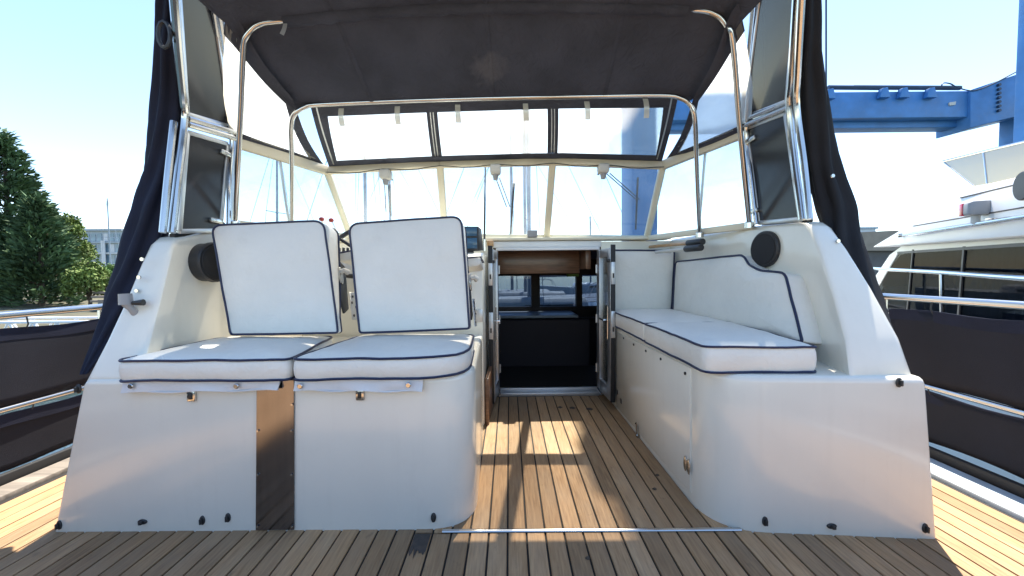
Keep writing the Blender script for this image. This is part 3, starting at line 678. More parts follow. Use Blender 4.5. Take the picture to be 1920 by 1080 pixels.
sp('front_wall', (-1.5, YF, zb0), (xs[0]-.5, YF+.06, zt0), 'dark_mahogany')
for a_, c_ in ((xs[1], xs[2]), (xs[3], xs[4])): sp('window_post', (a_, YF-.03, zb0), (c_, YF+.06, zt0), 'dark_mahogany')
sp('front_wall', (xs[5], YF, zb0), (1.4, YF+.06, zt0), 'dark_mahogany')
for a_, c_ in ((xs[0]-.5, xs[1]), (xs[2], xs[3]), (xs[4], xs[5])): b = MB(); b.box((a_, YF+.03, zb0), (c_, YF+.036, zt0)); b.build('window_pane', 'saloon_glass', sal, smooth=0)
za = pY(1000, 592, 4.7).z
xa, xb_ = pY(946, 596, 4.7).x, pY(1081, 596, 4.7).x
b = MB(); b.box((xa-.1, 4.7, za-.03), (xb_+.02, 5.29, za)); b.build('chart_shelf', 'white_paint', sal, bevel=.003)
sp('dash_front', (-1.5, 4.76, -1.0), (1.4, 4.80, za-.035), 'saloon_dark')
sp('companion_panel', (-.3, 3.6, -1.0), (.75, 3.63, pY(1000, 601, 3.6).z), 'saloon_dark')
b = MB(); b.tube([pY(1060, 706, 3.58), pY(1072, 705, 3.58), pY(1080, 698, 3.58)], .006, 6); b.build('grab_handle', 'stainless', sal)
# lantern-like bright fitting under the valance
b = MB(); b.box((.50, 3.3, .84), (.60, 3.36, .865)); b.build('lamp_fitting', 'bush_leaf', sal, bevel=.004)

# ================================================================== windscreen
B = [pX(1412, 424, 1.2), pY(1212, 448, 2.75), pY(1025, 446, 2.79), pY(835, 444, 2.79), pY(658, 445, 2.75), pX(432, 420, -1.335)]
T = [pX(1395, 248, 1.2), pY(1243, 310, 2.43), pY(1036, 303, 2.48), pY(825, 308, 2.48), pY(613, 320, 2.43), pX(447, 268, -1.335)]
wsn = thing('windscreen', 'cream framed windscreen with three front panes and side windows', 'windscreen', (-.07, 2.6, 1.11))
for k in range(6):
    n_ = V(0, -1, .3) if 0 < k < 5 else V(1, 0, 0)
    if k in (0, 5): continue
    bar(B[k], T[k], .045 if k in (2, 3) else .038, .035, n_).build('post', 'cream_paint', wsn, bevel=.005)
    if k in (2, 3):
        for t_ in (.2, .4, .6, .8):
            p = B[k].lerp(T[k], t_); MB().disc(p+V(0, -.018, .004), (0, -1, .3), .005, .003, 8).build('rivet', 'stainless', wsn)
for k in range(5):
    nm = 'top_rail'; n_ = V(0, -1, .3) if 0 < k < 4 else V(1, 0, 0)
    bar(T[k], T[k+1], .045 if 0 < k < 4 else .055, .034, n_).build(nm, 'cream_paint', wsn, bevel=.005)
    bar(B[k]+V(0, 0, .004), B[k+1]+V(0, 0, .004), .034, .034, n_).build('bottom_rail', 'cream_paint', wsn, bevel=.005)
    i0, i1 = .0, .0
    b = MB(); b.slab([B[k], B[k+1], T[k+1], T[k]], .004); b.build('pane', 'window_glass', wsn, smooth=0)
# middle mullion of the side windows
for k, fr in ((0, .42), (4, .60)):
    bar(B[k].lerp(B[k+1], fr), T[k].lerp(T[k+1], fr), .012, .012, V(1, 0, 0)).build('mullion', 'aluminium', wsn, bevel=.002)
# cable along the top rail
for k in (1, 2, 3):
    pts = [T[k].lerp(T[k+1], i/10)+V(0, -.03, -.018-.014*math.sin(i*math.pi/10*2)**2) for i in range(11)]
    MB().tube(pts, .0028, 6).build('cable', 'dark_metal', wsn)
# wipers: motor inside on the rail, arm and blade outside
def wiper(q, arm, blade, lb):
    p = pY(*q, 2.44)
    t = thing('windscreen_wiper', lb, 'wiper', p, 'windscreen wipers')
    b = MB(); b.loft([[p+V(a_*.034*s_, c_*.03*s_, h) for a_, c_ in ((-1, -1), (1, -1), (1, 1), (-1, 1))] for s_, h in ((.7, -.025), (1, -.012), (1, .028), (.85, .038))]); b.build('motor', 'pale_plastic', t, bevel=.008)
    MB().tube([p+V(0, -.002, -.02), p+V(0, 0, -.055)], [.021, .014], 12).build('motor_cap', 'grey_plastic', t)
    pp = [pP(*a_, B[2]+V(0, .05, 0), V(0, -1, -.7).normalized()) for a_ in arm]
    for off in (-.012, .012): MB().tube([a_+V(off, 0, 0) for a_ in pp], .0035, 6).build('arm', 'dark_metal', t)
    MB().tube([p+V(0, .02, 0), p+V(0, .14, .01)], .007, 8).build('spindle', 'dark_metal', t)
    pb = [pP(*a_, B[2]+V(0, .045, 0), V(0, -1, -.7).normalized()) for a_ in blade]
    MB().tube(pb, .007, 6).build('blade', 'black_rubber', t)
wiper((723, 330), [(724, 342), (727, 398)], [(731, 345), (733, 405)], 'wiper hanging in front of the helm windscreen pane')
wiper((929, 321), [(933, 334), (953, 388)], [(964, 343), (957, 440)], 'wiper slanting across the centre windscreen pane')
wiper((1131, 319), [(1140, 325), (1196, 374)], [(1196, 333), (1192, 430)], 'wiper stretched across the pane above the open door')

# ================================================================== canopy
CY1, CY2, CY0 = 1.50, 1.80, 1.05      # the hoops lean aft: depth of their tops
can = thing('canopy', 'dark fabric canopy roof with clear vinyl panels over steel hoops', 'canopy', (-.07, 1.9, 1.1))
def hoop_pts(q, yf, yt_, f0, f1): return [pY(*a_, lerp(yf, yt_, max(0, min(1, (f0-a_[1])/(f0-f1))))) for a_ in q]
h2 = hoop_pts([(547, 432), (547, 300), (546, 240), (552, 215), (572, 201), (602, 196), (760, 189), (930, 184), (1090, 181), (1238, 179), (1275, 184), (1295, 198), (1303, 225), (1306, 300), (1312, 432)], 2.2, CY2, 432, 215)
h1 = hoop_pts([(441, 418), (447, 300), (452, 200), (456, 95), (463, 66), (485, 46), (535, 38), (720, 20), (930, 12), (1120, 12), (1293, 18), (1340, 27), (1362, 48), (1374, 80), (1388, 250), (1405, 420)], 1.87, CY1, 420, 70)
h2[0].z = 1.12; h2[-1].z = 1.09
for pth in (h1, h2): MB().tube(curve(pth, 5), .0105, 12).build('hoop', 'stainless', can)
for hp_ in (h1, h2):
    for e in (hp_[0], hp_[-1]): MB().disc(e+V(0, 0, -.02), (0, 0, 1), .022, .03, 14, .005).build('hoop_foot', 'stainless', can)
# roof cloth: stations from the front hoop to the aft edge
def arch(L_, Rr, zmid, zend, n=28, Y=2.0):
    out = []
    for i in range(n+1):
        s_ = i/n*2-1; x_ = (L_+Rr)/2+(Rr-L_)/2*s_
        out.append(V(x_, Y, zend+(zmid-zend)*(1-abs(s_)**3.2)))
    return out
def prof(hp):
    tp = [p for p in curve(hp, 5) if p.z > hp[4].z-.30]
    def f_(u):      # u 0..1 across, by arc position over the top of the hoop
        k = u*(len(tp)-1); i = min(int(k), len(tp)-2); return tp[i].lerp(tp[i+1], k-i)
    lo, hi = tp[0].x, tp[-1].x
    def z(x_):
        for i in range(len(tp)-1):
            if tp[i].x <= x_ <= tp[i+1].x: return lerp(tp[i].z, tp[i+1].z, (x_-tp[i].x)/max(1e-6, tp[i+1].x-tp[i].x))
        return min(tp[0].z, tp[-1].z)
    return z
z1f, z2f = prof(h1), prof(h2)
sec = []
S0 = [(1.82, -.985, .857), (1.79, -.992, .862), (1.73, -.998, .864), (1.67, -1.004, .866), (1.60, -1.012, .869), (1.54, -1.022, .872), (1.48, -1.032, .876), (1.38, -1.045, .886), (1.22, -1.06, .90), (CY0, -1.07, .91)]
for Y, l_, r_ in S0:
    row = []; t_ = max(0, min(1, (CY2-Y)/(CY2-CY1))); n = 40
    for i in range(n+1):
        s_ = i/n*2-1; x_ = (l_+r_)/2+(r_-l_)/2*s_
        xa = -.95+1.77*i/n; xb = -1.0+1.85*i/n
        za = max(z2f(xa), 1.635)-.004; zb = max(z1f(xb), 1.795)-.004
        ed = 1-max(0, (abs(s_)-.80)/.20)
        za += .012*(1-ed); zb += .013*(1-ed)
        z_ = lerp(za, zb, t_)-.010*math.sin(t_*math.pi)
        if Y < CY1-.02: z_ = zb+(CY1-.02-Y)*.09
        row.append(V(x_, Y, z_+noise.noise(V(x_*2.5, Y*5, 1))*.006*(0 < t_ < 1)))
    sec.append(row)
b = MB(); b.loft([s_+[p+V(0, 0, .006) for p in s_[::-1]] for s_ in sec]); roof = b.build('roof_cloth', 'canopy_fabric', can, smooth=60)
for u_s in (8, 20, 31):
    pts = [row[u_s]+V(0, 0, -.001) for row in sec]
    MB().loft([[p+V(-.009, 0, -.0005), p+V(.009, 0, -.0005), p+V(.007, 0, -.0025), p+V(-.007, 0, -.0025)] for p in pts]).build('seam', 'canopy_fabric', can, smooth=60)
# gathered sleeve around the aft hoop
cp = curve(h1, 5); rng = [p for p in cp if -.84 < p.x < .705 and p.z > 1.70]
rings = []; n_ = 14
P2 = []
for i in range(len(rng)-1):
    for k in range(4): P2.append(rng[i].lerp(rng[i+1], k/4))
for i, p in enumerate(P2):
    rings.append([p+V(0, math.cos(k*2*math.pi/n_)*(.025+.006*noise.noise(V(i*.5, k*.6, 0))), math.sin(k*2*math.pi/n_)*(.020+.008*noise.noise(V(i*.45, k*.5+.1*i, 4)))-.004) for k in range(n_)])
MB().loft(rings).build('hoop_sleeve', 'canopy_fabric', can, smooth=60)
# loose tag by the sleeve end
a_ = pY(538, 44, CY1-.03); b = MB(); b.loft([[a_+V(-.002*i*i*.3, -.002*i, -.012*i), a_+V(-.014-.002*i*i*.3, -.002*i, -.010*i), a_+V(-.014-.002*i*i*.3, -.002*i+.002, -.010*i), a_+V(-.002*i*i*.3, -.002*i+.002, -.012*i)] for i in range(5)]); b.build('strap_tag', 'grey_plastic', can)
# front curtain: dark frame with three clear panels
FT = [p_+V(0, 0, .020) for p_ in (pY(582, 206, CY2+.02), pY(808, 197, CY2+.02), pY(1036, 190, CY2+.02), pY(1272, 186, CY2+.02))]
FB = [pY(617, 313, 2.425), pY(820, 303, 2.47), pY(1036, 297, 2.47), pY(1241, 303, 2.425)]
def fpt(u, v):       # u 0..3 across, v 0 top..1 bottom
    k = min(2, int(u)); t_ = u-k
    a_ = FT[k].lerp(FT[k+1], t_); c_ = FB[k].lerp(FB[k+1], t_); return a_.lerp(c_, v)+V(0, -.03*math.sin(v*math.pi), .02*math.sin(v*math.pi))
def ribbon(us, vs_, nm, mt_, t_=.005, off=0):
    """patch of the curtain surface between u range and v range"""
    nu, nv = 10, 8; rg = []
    for i in range(nv+1):
        v = vs_[0]+(vs_[1]-vs_[0])*i/nv; row = [fpt(us(v)[0]+(us(v)[1]-us(v)[0])*j/nu, v)+V(0, -off, 0) for j in range(nu+1)]
        rg.append(row+[p+V(0, t_*.8, t_*.6) for p in row[::-1]])
    return MB().loft(rg).build(nm, mt_, can, smooth=60)
mw = .045
ribbon(lambda v: (0, 3), (0, .20), 'curtain_band', 'canopy_fabric'); ribbon(lambda v: (0, 3), (.91, 1), 'curtain_band', 'canopy_fabric')
for u in (1, 2): ribbon(lambda v: (u-mw, u+mw), (.20, .91), 'curtain_band', 'canopy_fabric')
ribbon(lambda v: (0, .13-.05*v), (.20, .91), 'curtain_band', 'canopy_fabric'); ribbon(lambda v: (2.89+.05*v, 3), (.20, .91), 'curtain_band', 'canopy_fabric')
for u in (1, 2):
    for d_ in (-.012, .012): ribbon(lambda v: (u+d_-.004, u+d_+.004), (.02, .97), 'zip', 'aluminium', .003, .004)
for u in (.05, 2.95): ribbon(lambda v: (u-.006, u+.006), (.04, .97), 'zip', 'aluminium', .003, .004)
for k in range(3):
    nu, nv = 10, 6; rg = []
    b = MB(); vv = []
    for i in range(nv+1):
        for j in range(nu+1):
            vv.append(fpt(k+.04+.92*j/nu, .18+.75*i/nv)+V(0, .004, .003)+V(0, noise.noise(V(k*9+j*.5, i*.6, 0))*.006, 0))
    b.add(vv, [(i*(nu+1)+j, i*(nu+1)+j+1, (i+1)*(nu+1)+j+1, (i+1)*(nu+1)+j) for i in range(nv) for j in range(nu)])
    b.build('clear_panel', 'clear_vinyl', can, smooth=60, recalc=False)
for q in ((640, 203, 236), (745, 199, 233), (858, 196, 230), (985, 194, 226), (1100, 190, 224), (1210, 185, 221)):
    a_, c_ = pY(q[0], q[1], CY2), pY(q[0]+2, q[2], CY2+.01)
    b = MB(); b.loft([[a_.lerp(c_, t_)+V(x_, y_-.012*math.sin(t_*3.1), 0) for x_, y_ in ((-.012, 0), (.012, 0), (.012, .002), (-.012, .002))] for t_ in (0, .2, .4, .6, .8, 1)]); b.build('roll_strap', 'tab_vinyl', can, smooth=60)
# side curtains
def side_curtain(Tp, Bp, sg):
    """Tp, Bp: polylines aft -> front for top and bottom edge"""
    n = 12; Tq = curve(Tp, 4); Bq = curve(Bp, 4); n = len(Tq)
    def q(i, v): return Tq[i].lerp(Bq[i], v)+V(sg*.02*math.sin(v*math.pi), 0, 0)
    b = MB(); vv = [q(i, .0+.93*j/8)+V(noise.noise(V(i*.4, j*.5, sg))*.006, 0, 0) for i in range(n) for j in range(9)]
    b.add(vv, [(i*9+j, i*9+j+1, (i+1)*9+j+1, (i+1)*9+j) for i in range(n-1) for j in range(8)]); b.build('clear_panel', 'side_vinyl', can, smooth=60)
    def strip(f, nm):
        rg = []
        for a_, c_ in f: rg.append([a_, c_, c_+V(sg*.006, 0, 0), a_+V(sg*.006, 0, 0)])
        MB().loft(rg).build(nm, 'canopy_fabric', can, smooth=60)
    strip([(q(i, .90), q(i, 1.0)) for i in range(n)], 'curtain_band')
    strip([(q(i, -.13), q(i, .07)) for i in range(n)], 'curtain_band')
    strip([(q(n-1, v/8), q(n-1, v/8).lerp(q(n-3, v/8), .75)) for v in range(9)], 'curtain_band')
lt_ = [V(-1.045, 1.476, 1.814), V(-1.038, 1.53, 1.79), V(-1.014, 1.654, 1.711), V(-.978, 1.818, 1.645)]
lb_ = [T[5]+V(0, -.06, .02), pX(452, 264, -1.325), pY(545, 292, 2.2), T[4]+V(-.012, -.005, .03)]
side_curtain(lt_, lb_, -1)
rt_ = [V(.882, 1.476, 1.814), V(.877, 1.53, 1.79), V(.868, 1.654, 1.711), V(.855, 1.818, 1.645)]
rb_ = [T[0]+V(0, -.06, .02), pX(1393, 246, 1.19), pY(1303, 281, 2.2), T[1]+V(.012, -.005, .03)]
side_curtain(rt_, rb_, 1)

# ================================================================== wing panels (folding smoked panels in tubes)
def wing(X, lowq, upq, tubes, cross, hinges, lb, sg):
    t = thing('wing_panel', lb, 'side panel', pX(*lowq[0], X))
    def px_(x_, y_, off=0): return pX(x_, y_, X-sg*(off+.24*max(0, min(1.2, (225-y_)/285))))
    for nm, q, mt_ in (('lower_panel', lowq, 'smoked_panel'), ('upper_panel', upq, 'smoked_panel')):
        P = [px_(*a_) for a_ in q]; MB().slab(P, .006).build(nm, mt_, t, bevel=.001, seg=1)
        for i in range(4): bar(P[i], P[(i+1) % 4], .020, .016, V(1, 0, 0)).build('panel_frame', 'aluminium', t, bevel=.003)
    for pth, r_ in tubes: MB().tube(curve([px_(*a_, .016) for a_ in pth], 4), r_, 10).build('frame_tube', 'stainless', t)
    for dz in (0, 11): MB().tube([pX(a_[0], a_[1]+dz, X-sg*.02) for a_ in cross], .013, 10).build('cross_tube', 'stainless', t)
    for q in hinges:
        p = pX(*q, X-sg*.012); b = MB(); b.box((p.x-.008, p.y-.035, p.z-.011), (p.x+.008, p.y+.035, p.z+.011)); b.build('hinge', 'stainless', t, bevel=.003)
    return t
wing(1.2, [(1424, 418), (1502, 411), (1474, 212), (1402, 240)], [(1398, 220), (1476, 190), (1500, -60), (1432, -60)],
     [([(1406, 422), (1398, 330), (1390, 235), (1406, 90), (1420, -60)], .013), ([(1418, 420), (1408, 330), (1399, 240), (1412, 90), (1428, -60)], .010),
      ([(1505, 412), (1490, 300), (1480, 200), (1484, 150), (1490, 60), (1498, -60)], .014), ([(1518, 411), (1508, 310), (1494, 200), (1496, 130), (1506, -60)], .012)],
     [(1392, 226), (1480, 190)], [(1408, 262), (1412, 396)], 'smoked side panel in steel tubes standing above the settee coaming', 1)
wing(-1.34, [(412, 432), (335, 434), (350, 248), (426, 270)], [(432, 238), (350, 214), (330, -60), (388, -60)],
     [([(438, 425), (440, 330), (444, 250), (432, 160), (398, -60)], .013), ([(428, 425), (430, 330), (434, 256), (422, 160), (388, -60)], .010),
      ([(322, 436), (334, 330), (346, 225), (344, 190), (334, 90), (322, -60)], .014), ([(305, 436), (315, 330), (326, 228)], .012)],
     [(352, 222), (440, 248)], [(424, 288), (405, 414)], 'smoked side panel in steel tubes standing above the helm coaming', -1)
# gathered canvas drapes hanging outside the wings
def drape(path, sg, lb, mt_='navy_canvas'):
    pts = [pY(a_, b_, Y_) for a_, b_, hw, Y_ in path]; hw = [hw/F*Y_*(.86 if sg < 0 else 1.0) for a_, b_, hw, Y_ in path]
    C_ = curve(pts, 8); n = 40; rings = []
    for i, p in enumerate(C_):
        s_ = i/8; k = min(int(s_), len(hw)-2); wd = hw[k]+(hw[k+1]-hw[k])*(s_-k); r_ = []
        for j in range(n):
            a_ = j*2*math.pi/n
            f_ = 1+.20*math.sin(a_*6+.25*i+1.5*noise.noise(V(i*.08, 0, sg)))+.14*noise.noise(V(math.cos(a_)*2, math.sin(a_)*2, i*.14))
            r_.append(p+V(math.cos(a_)*wd*f_+sg*.004, math.sin(a_)*wd*.9*f_+.02, 0))
        rings.append(r_)
    o = MB().loft(rings).build('rolled_curtain', mt_, smooth=70); return tag(o, lb, 'curtain')
d1 = drape([(1518, -70, 17, 1.36), (1521, 60, 19, 1.46), (1526, 180, 24, 1.57), (1545, 300, 25, 1.62), (1573, 390, 27, 1.60), (1594, 470, 27, 1.53), (1624, 560, 27, 1.44), (1660, 632, 19, 1.34), (1696, 698, 5, 1.25)], 1, 'dark canvas curtain gathered along the coaming behind the settee', 'black_canvas')
d2 = drape([(308, -70, 17, 1.36), (307, 60, 19, 1.46), (310, 180, 24, 1.57), (300, 300, 28, 1.62), (282, 390, 32, 1.60), (258, 470, 31, 1.56), (226, 550, 28, 1.50), (190, 630, 18, 1.42), (148, 704, 6, 1.33)], -1, 'dark navy canvas curtain gathered along the coaming beside the helm')
for d_, q, X_ in ((d2, ((268, 486), (262, 520), (258, 545)), -1.40), (d1, ((1560, 330), (1570, 452)), 1.27)):
    for a_ in q: MB().disc(pX(*a_, X_), (0, -1, 0), .007, .006, 10).build('eyelet', 'stainless', d_)
# loop of webbing at the head of the port curtain
p = pY(308, 65, 1.41); MB().tube([p+V(math.cos(k*.5236)*.022, 0, math.sin(k*.5236)*.045) for k in range(12)], .007, 6, True).build('tie_loop', 'black_plastic', d2)

# ================================================================== guard rails and weather cloths
def rails(X, zt, zm, sg, side, cl):
    t = thing('guard_rail', 'polished steel guard rail along the %s side deck' % side, 'railing', (X, .5, 0))
    Y0, Y1_ = -2.2, 3.5
    MB().tube([V(X, Y0, zt), V(X, Y1_, zt+.02)], .0165, 14).build('top_rail', 'stainless', t)
    MB().tube([V(X, Y0, zm), V(X, Y1_, zm+.02)], .0125, 12).build('middle_rail', 'stainless', t)
    for y in ((-1.6, -.2, 2.03, 3.4)):
        MB().tube([V(X+sg*.005, y, -.01), V(X, y, zt)], .0135, 10).build('stanchion', 'stainless', t)
    for (za, zb_, nm, lb) in ((zm+.022, zt-.055, 'upper', 'dark mesh weather cloth laced between the two %s rails' % side), (.05, zm-.02, 'lower', 'dark mesh weather cloth below the middle %s rail' % side)):
        ny, nz = 60, 8; y0, y1 = -2.1, (2.0 if sg > 0 else 2.3); vv = []
        for i in range(ny+1):
            for j in range(nz+1):
                v = j/nz; y = y0+(y1-y0)*i/ny
                sc = .012*abs(math.sin(i*.55))*(1 if nm == 'lower' else .4)*(1-v)
                z = za+(zb_-za)*v + sc + (.006*math.sin(i*.9) if j == nz else 0)
                vv.append(V(X+sg*.004+.012*noise.noise(V(y*2.2, z*3, sg)), y, z))
        b = MB(); b.add(vv, [(i*(nz+1)+j, i*(nz+1)+j+1, (i+1)*(nz+1)+j+1, (i+1)*(nz+1)+j) for i in range(ny) for j in range(nz)])
        o = b.build('weather_cloth', 'mesh_cloth', smooth=60); so_ = o.modifiers.new('thickness', 'SOLIDIFY'); so_.thickness = .004; tag(o, lb, 'weather cloth')
        rg = []
        for i in range(ny+1):
            p = vv[i*(nz+1)+nz]; rg.append([p+V(-.004, 0, .008), p+V(.006, 0, .008), p+V(.006, 0, -.045), p+V(-.004, 0, -.045)])
        MB().loft(rg).build('hem', 'navy_canvas', o, smooth=60)
        for i in range(2, ny, 5):
            p = vv[i*(nz+1)+nz]; MB().tube([p+V(0, 0, -.012), p+V(-sg*.010, .004, .02), p+V(0, .008, .05)], .003, 5).build('lacing', 'black_plastic', o)
rails(2.0, .72, .30, 1, 'starboard', 0); rails(-2.15, .705, .305, -1, 'port', 0)
# after rail with its cloth, behind the photographer
t = thing('stern_rail', 'steel stern rail across the aft end of the deck', 'railing', (-.07, -2.25, 0))
MB().tube([V(-2.15, -2.25, .71), V(2.0, -2.25, .71)], .0165, 12).build('top_rail', 'stainless', t)
for x_ in (-1.4, 0, 1.3): MB().tube([V(x_, -2.25, -.01), V(x_, -2.25, .71)], .013, 10).build('stanchion', 'stainless', t)
b = MB(); b.box((-2.1, -2.245, .06), (1.95, -2.238, .66)); tag(b.build('weather_cloth', 'mesh_cloth'), 'dark mesh weather cloth hung on the stern rail', 'weather cloth')

# ================================================================== neighbour motor yacht (starboard)
YO = V(6.5, 7.0, 0); ya = V(-.507, -.862, 0); yn = V(-.862, .507, 0)     # far end of its cabin side, axis towards us, outward normal
def yp(x, y, off=0): return pP(x, y, YO+yn*off, yn)
yt = thing('motor_yacht', 'white flybridge motor yacht with dark curtained windows and red stripe', 'yacht', (6.5, 5.5, -1.7))
inn = -yn
def hullring(z, o0, o1): return [YO-ya*3.2+inn*1.6+V(0, 0, z), YO-ya*1.4+inn*.5+yn*o1+V(0, 0, z), YO+ya*1+yn*o1+V(0, 0, z), YO+ya*5.6+yn*o1+V(0, 0, z), YO+ya*5.6+inn*3+V(0, 0, z), YO+ya*1+inn*3.4+V(0, 0, z), YO-ya*1.4+inn*2.9+V(0, 0, z)]
zs = yp(1640, 590, .35).z
MB().loft([hullring(-1.75, 0, .15), hullring(-.8, 0, .3), hullring(zs-.02, 0, .4)]).build('hull', 'white_paint', yt, smooth=30)
st_ = MB(); rg = []
for k in range(12):
    p = YO+ya*(-1.2+k*.6)+yn*.412; rg.append([V(p.x, p.y, z_)+yn*o_ for z_, o_ in ((zs-.16, 0), (zs-.16, .01), (zs-.06, .01), (zs-.06, 0))])
MB().loft(rg).build('stripe', 'red_stripe', yt)
rg = []
for k in range(12):
    p = YO+ya*(-1.3+k*.6)+yn*.41; rg.append([V(p.x, p.y, zs-.02)+yn*o_+V(0, 0, z_) for z_, o_ in ((0, -.06), (0, .03), (.035, .03), (.035, -.06))])
MB().loft(rg).build('gunwale', 'white_paint', yt, bevel=.008)
# cabin side with window openings
cab = [(1612, 560), (1640, 520), (1668, 478), (1690, 462), (2150, 420), (2150, 640), (1612, 605)]
MB().slab([yp(*q, -.03) for q in cab], 2.2, inn).build('cabin_side', 'white_paint', yt)
win = [(1640, 548), (1684, 474), (2140, 444), (2140, 620), (1640, 590)]
MB().slab([yp(*q, -.02) for q in win], .012, yn).build('window', 'dark_window', yt)
# curtains behind the glass read as soft folds: a pleated sheet just proud of the dark backing, then tinted glass over it
rg = []; n = 150
for i in range(n+1):
    f_ = i/n; a_ = yp(1712+(2140-1712)*f_, 476-27*f_, -.004); c_ = yp(1700+(2140-1700)*f_, 592+26*f_, -.004)
    o_ = yn*(.010*math.sin(i*1.25)+.006*noise.noise(V(i*.3, 0, 0))+.012); rg.append([a_+o_, c_+o_])
b = MB()
for i in range(n): b.add(rg[i]+rg[i+1], [(0, 1, 3, 2)])
b.build('curtain', 'curtain', yt, smooth=80, weld=True)
glassy('tinted_glass', (.34, .37, .41), .008)
MB().slab([yp(*q, .03) for q in win], .004, yn).build('window_glass', 'tinted_glass', yt, smooth=0)
for q0, q1 in (((1712, 468), (1700, 595)), ((1808, 462), (1796, 605))): bar(yp(*q0, .04), yp(*q1, .04), .035, .012, yn).build('window_divider', 'black_plastic', yt)
for i in range(len(win)): bar(yp(*win[i], .035), yp(*win[(i+1) % len(win)], .035), .03, .02, yn).build('window_frame', 'black_plastic' if i != 0 else 'white_paint', yt)
# tan blind in the front light
MB().slab([yp(*q, .012) for q in ((1655, 520), (1690, 478), (1709, 477), (1703, 535), (1655, 537))], .006, yn).build('blind', 'tan_roof', yt)
# roof overhang and flybridge moulding
ov = [(1632, 464), (1700, 423), (1793, 370), (1827, 350), (1920, 328), (2200, 262), (2200, 405), (1920, 443), (1760, 455)]
MB().slab([yp(*q, .16) for q in ov], 2.6, inn).build('flybridge_moulding', 'white_paint', yt, bevel=.03, smooth=30)
for q0, q1 in (((1712, 424), (2100, 358)), ((1800, 371), (2100, 300))): MB().tube([yp(*q0, .165), yp(*q1, .165)], .006, 6).build('trim_line', 'black_plastic', yt)
MB().tube([yp(1695, 441, .22), yp(1920, 406, .22), yp(2100, 378, .22)], .018, 10).build('grab_rail', 'stainless', yt)
for q in ((1697, 441), (1872, 414)): MB().disc(yp(*q, .15), yn, .025, .07, 12).build('rail_foot', 'stainless', yt)
p = yp(1830, 391, .22); u3, w3 = ya, V(0, 0, 1)
b = MB(); b.loft([[p+u3*a_*.075*s_+w3*c_*.06*s_+yn*h for a_, c_ in ((-1, -1), (1, -1), (1, 1), (-1, 1))] for s_, h in ((1, -.06), (1, .05), (.8, .07))]); nl = b.build('navigation_light', 'grey_plastic', yt, bevel=.012)
b = MB(); b.loft([[p-u3*.055+u3*a_*.03+w3*c_*.055+yn*h for a_, c_ in ((-1, -1), (1, -1), (1, 1), (-1, 1))] for h in (.0, .075)]); b.build('red_lens', 'nav_red', nl, bevel=.006)
MB().tube([p-w3*.06, p-w3*.13], .03, 10).build('light_foot', 'pale_plastic', nl)
MB().disc(yp(1922, 348, .155), yn, .11, .02, 28, .006).build('porthole', 'black_plastic', yt)
# flybridge screen
P = [yp(*q, -.1) for q in ((1768, 303), (1845, 284), (1990, 250), (1990, 318), (1852, 345), (1828, 349))]
MB().slab(P, .008).build('flybridge_screen', 'amber_screen', yt, smooth=0)
MB().tube([P[0], P[1], P[2]], .014, 8).build('screen_rail', 'stainless', yt); MB().tube([P[0], P[5]], .012, 8).build('screen_rail', 'stainless', yt); MB().tube([P[1], P[4]], .012, 8).build('screen_post', 'stainless', yt)
# its side deck rail
a_ = [yp(1612, 502, .33), yp(1765, 511, .33), yp(1920, 522, .33), yp(2200, 541, .33)]
MB().tube(a_, .02, 10).build('deck_rail', 'stainless', yt)
for q0, q1 in (((1628, 503), (1628, 596)), ((1765, 511), (1767, 604)), ((1990, 528), (1994, 640))): MB().tube([yp(*q0, .33), yp(*q1, .33)], .016, 8).build('rail_post', 'stainless', yt)

# ================================================================== boat hoist (blue gantry)
cr = thing('boat_hoist', 'tall blue gantry boat hoist behind the white motor yacht', 'crane', (9, 12, -1))
def slabY(q, Y, t, nm, mt_='crane_blue', bv=.03): return MB().slab([pY(*a_, Y) for a_ in q], t, (0, 1, 0)).build(nm, mt_, cr, bevel=bv)
YC = 16.0
slabY([(1180, 176), (1822, 170), (1822, 219), (1180, 226)], YC, 1.2, 'beam')
slabY([(1190, 226), (1815, 220), (1815, 238), (1190, 244)], YC+.4, .6, 'beam_underside')
slabY([(1820, 168), (1910, 138), (1960, 125), (1960, 205), (1873, 226), (1820, 240)], YC-.1, 1.3, 'haunch')
zc0 = -1.0
def column(x0, x1, ytop, Y, t, nm):
    a_, c_ = pY(x0, ytop, Y), pY(x1, ytop, Y); a_.x = pY(x0, ytop, Y+t).x; b = MB(); b.box((a_.x, Y, zc0), (c_.x, Y+t, a_.z)); return b.build(nm, 'crane_blue', cr, bevel=.03)
column(1874, 1960, 205, YC-.2, 1.2, 'leg'); column(1912, 1960, -80, 6.9, .3, 'near_leg')
zt = pY(1180, 150, YC).z
b = MB(); b.box((1.63, 5.1, -1.7), (1.98, 5.6, zt)); b.build('leg', 'crane_blue', cr, bevel=.03)
b = MB(); b.box((1.80, 5.0, zt-.05), (2.45, YC+1.0, zt+.75)); b.build('side_beam', 'crane_blue', cr, bevel=.03)
for x0, x1 in ((1553, 1660), (1600, 1800)): MB().tube([pY(x0, 164, YC+.1), pY(x1, 165, YC+.1)], .09, 10).build('hydraulic_ram', 'crane_dark', cr)
for q in ((1697, 168), (1748, 168), (1660, 168), (1558, 170)):
    slabY([(q[0]-9, q[1]+14), (q[0]-5, q[1]-3), (q[0]+5, q[1]-5), (q[0]+10, q[1]+14)], YC-.2, .18, 'lug', 'crane_blue', .01)
MB().tube(curve([pY(*q, YC-.12) for q in ((1765, 165), (1768, 156), (1782, 157), (1795, 164), (1825, 170), (1860, 158), (1905, 135))], 4), .025, 6).build('hose', 'crane_dark', cr)
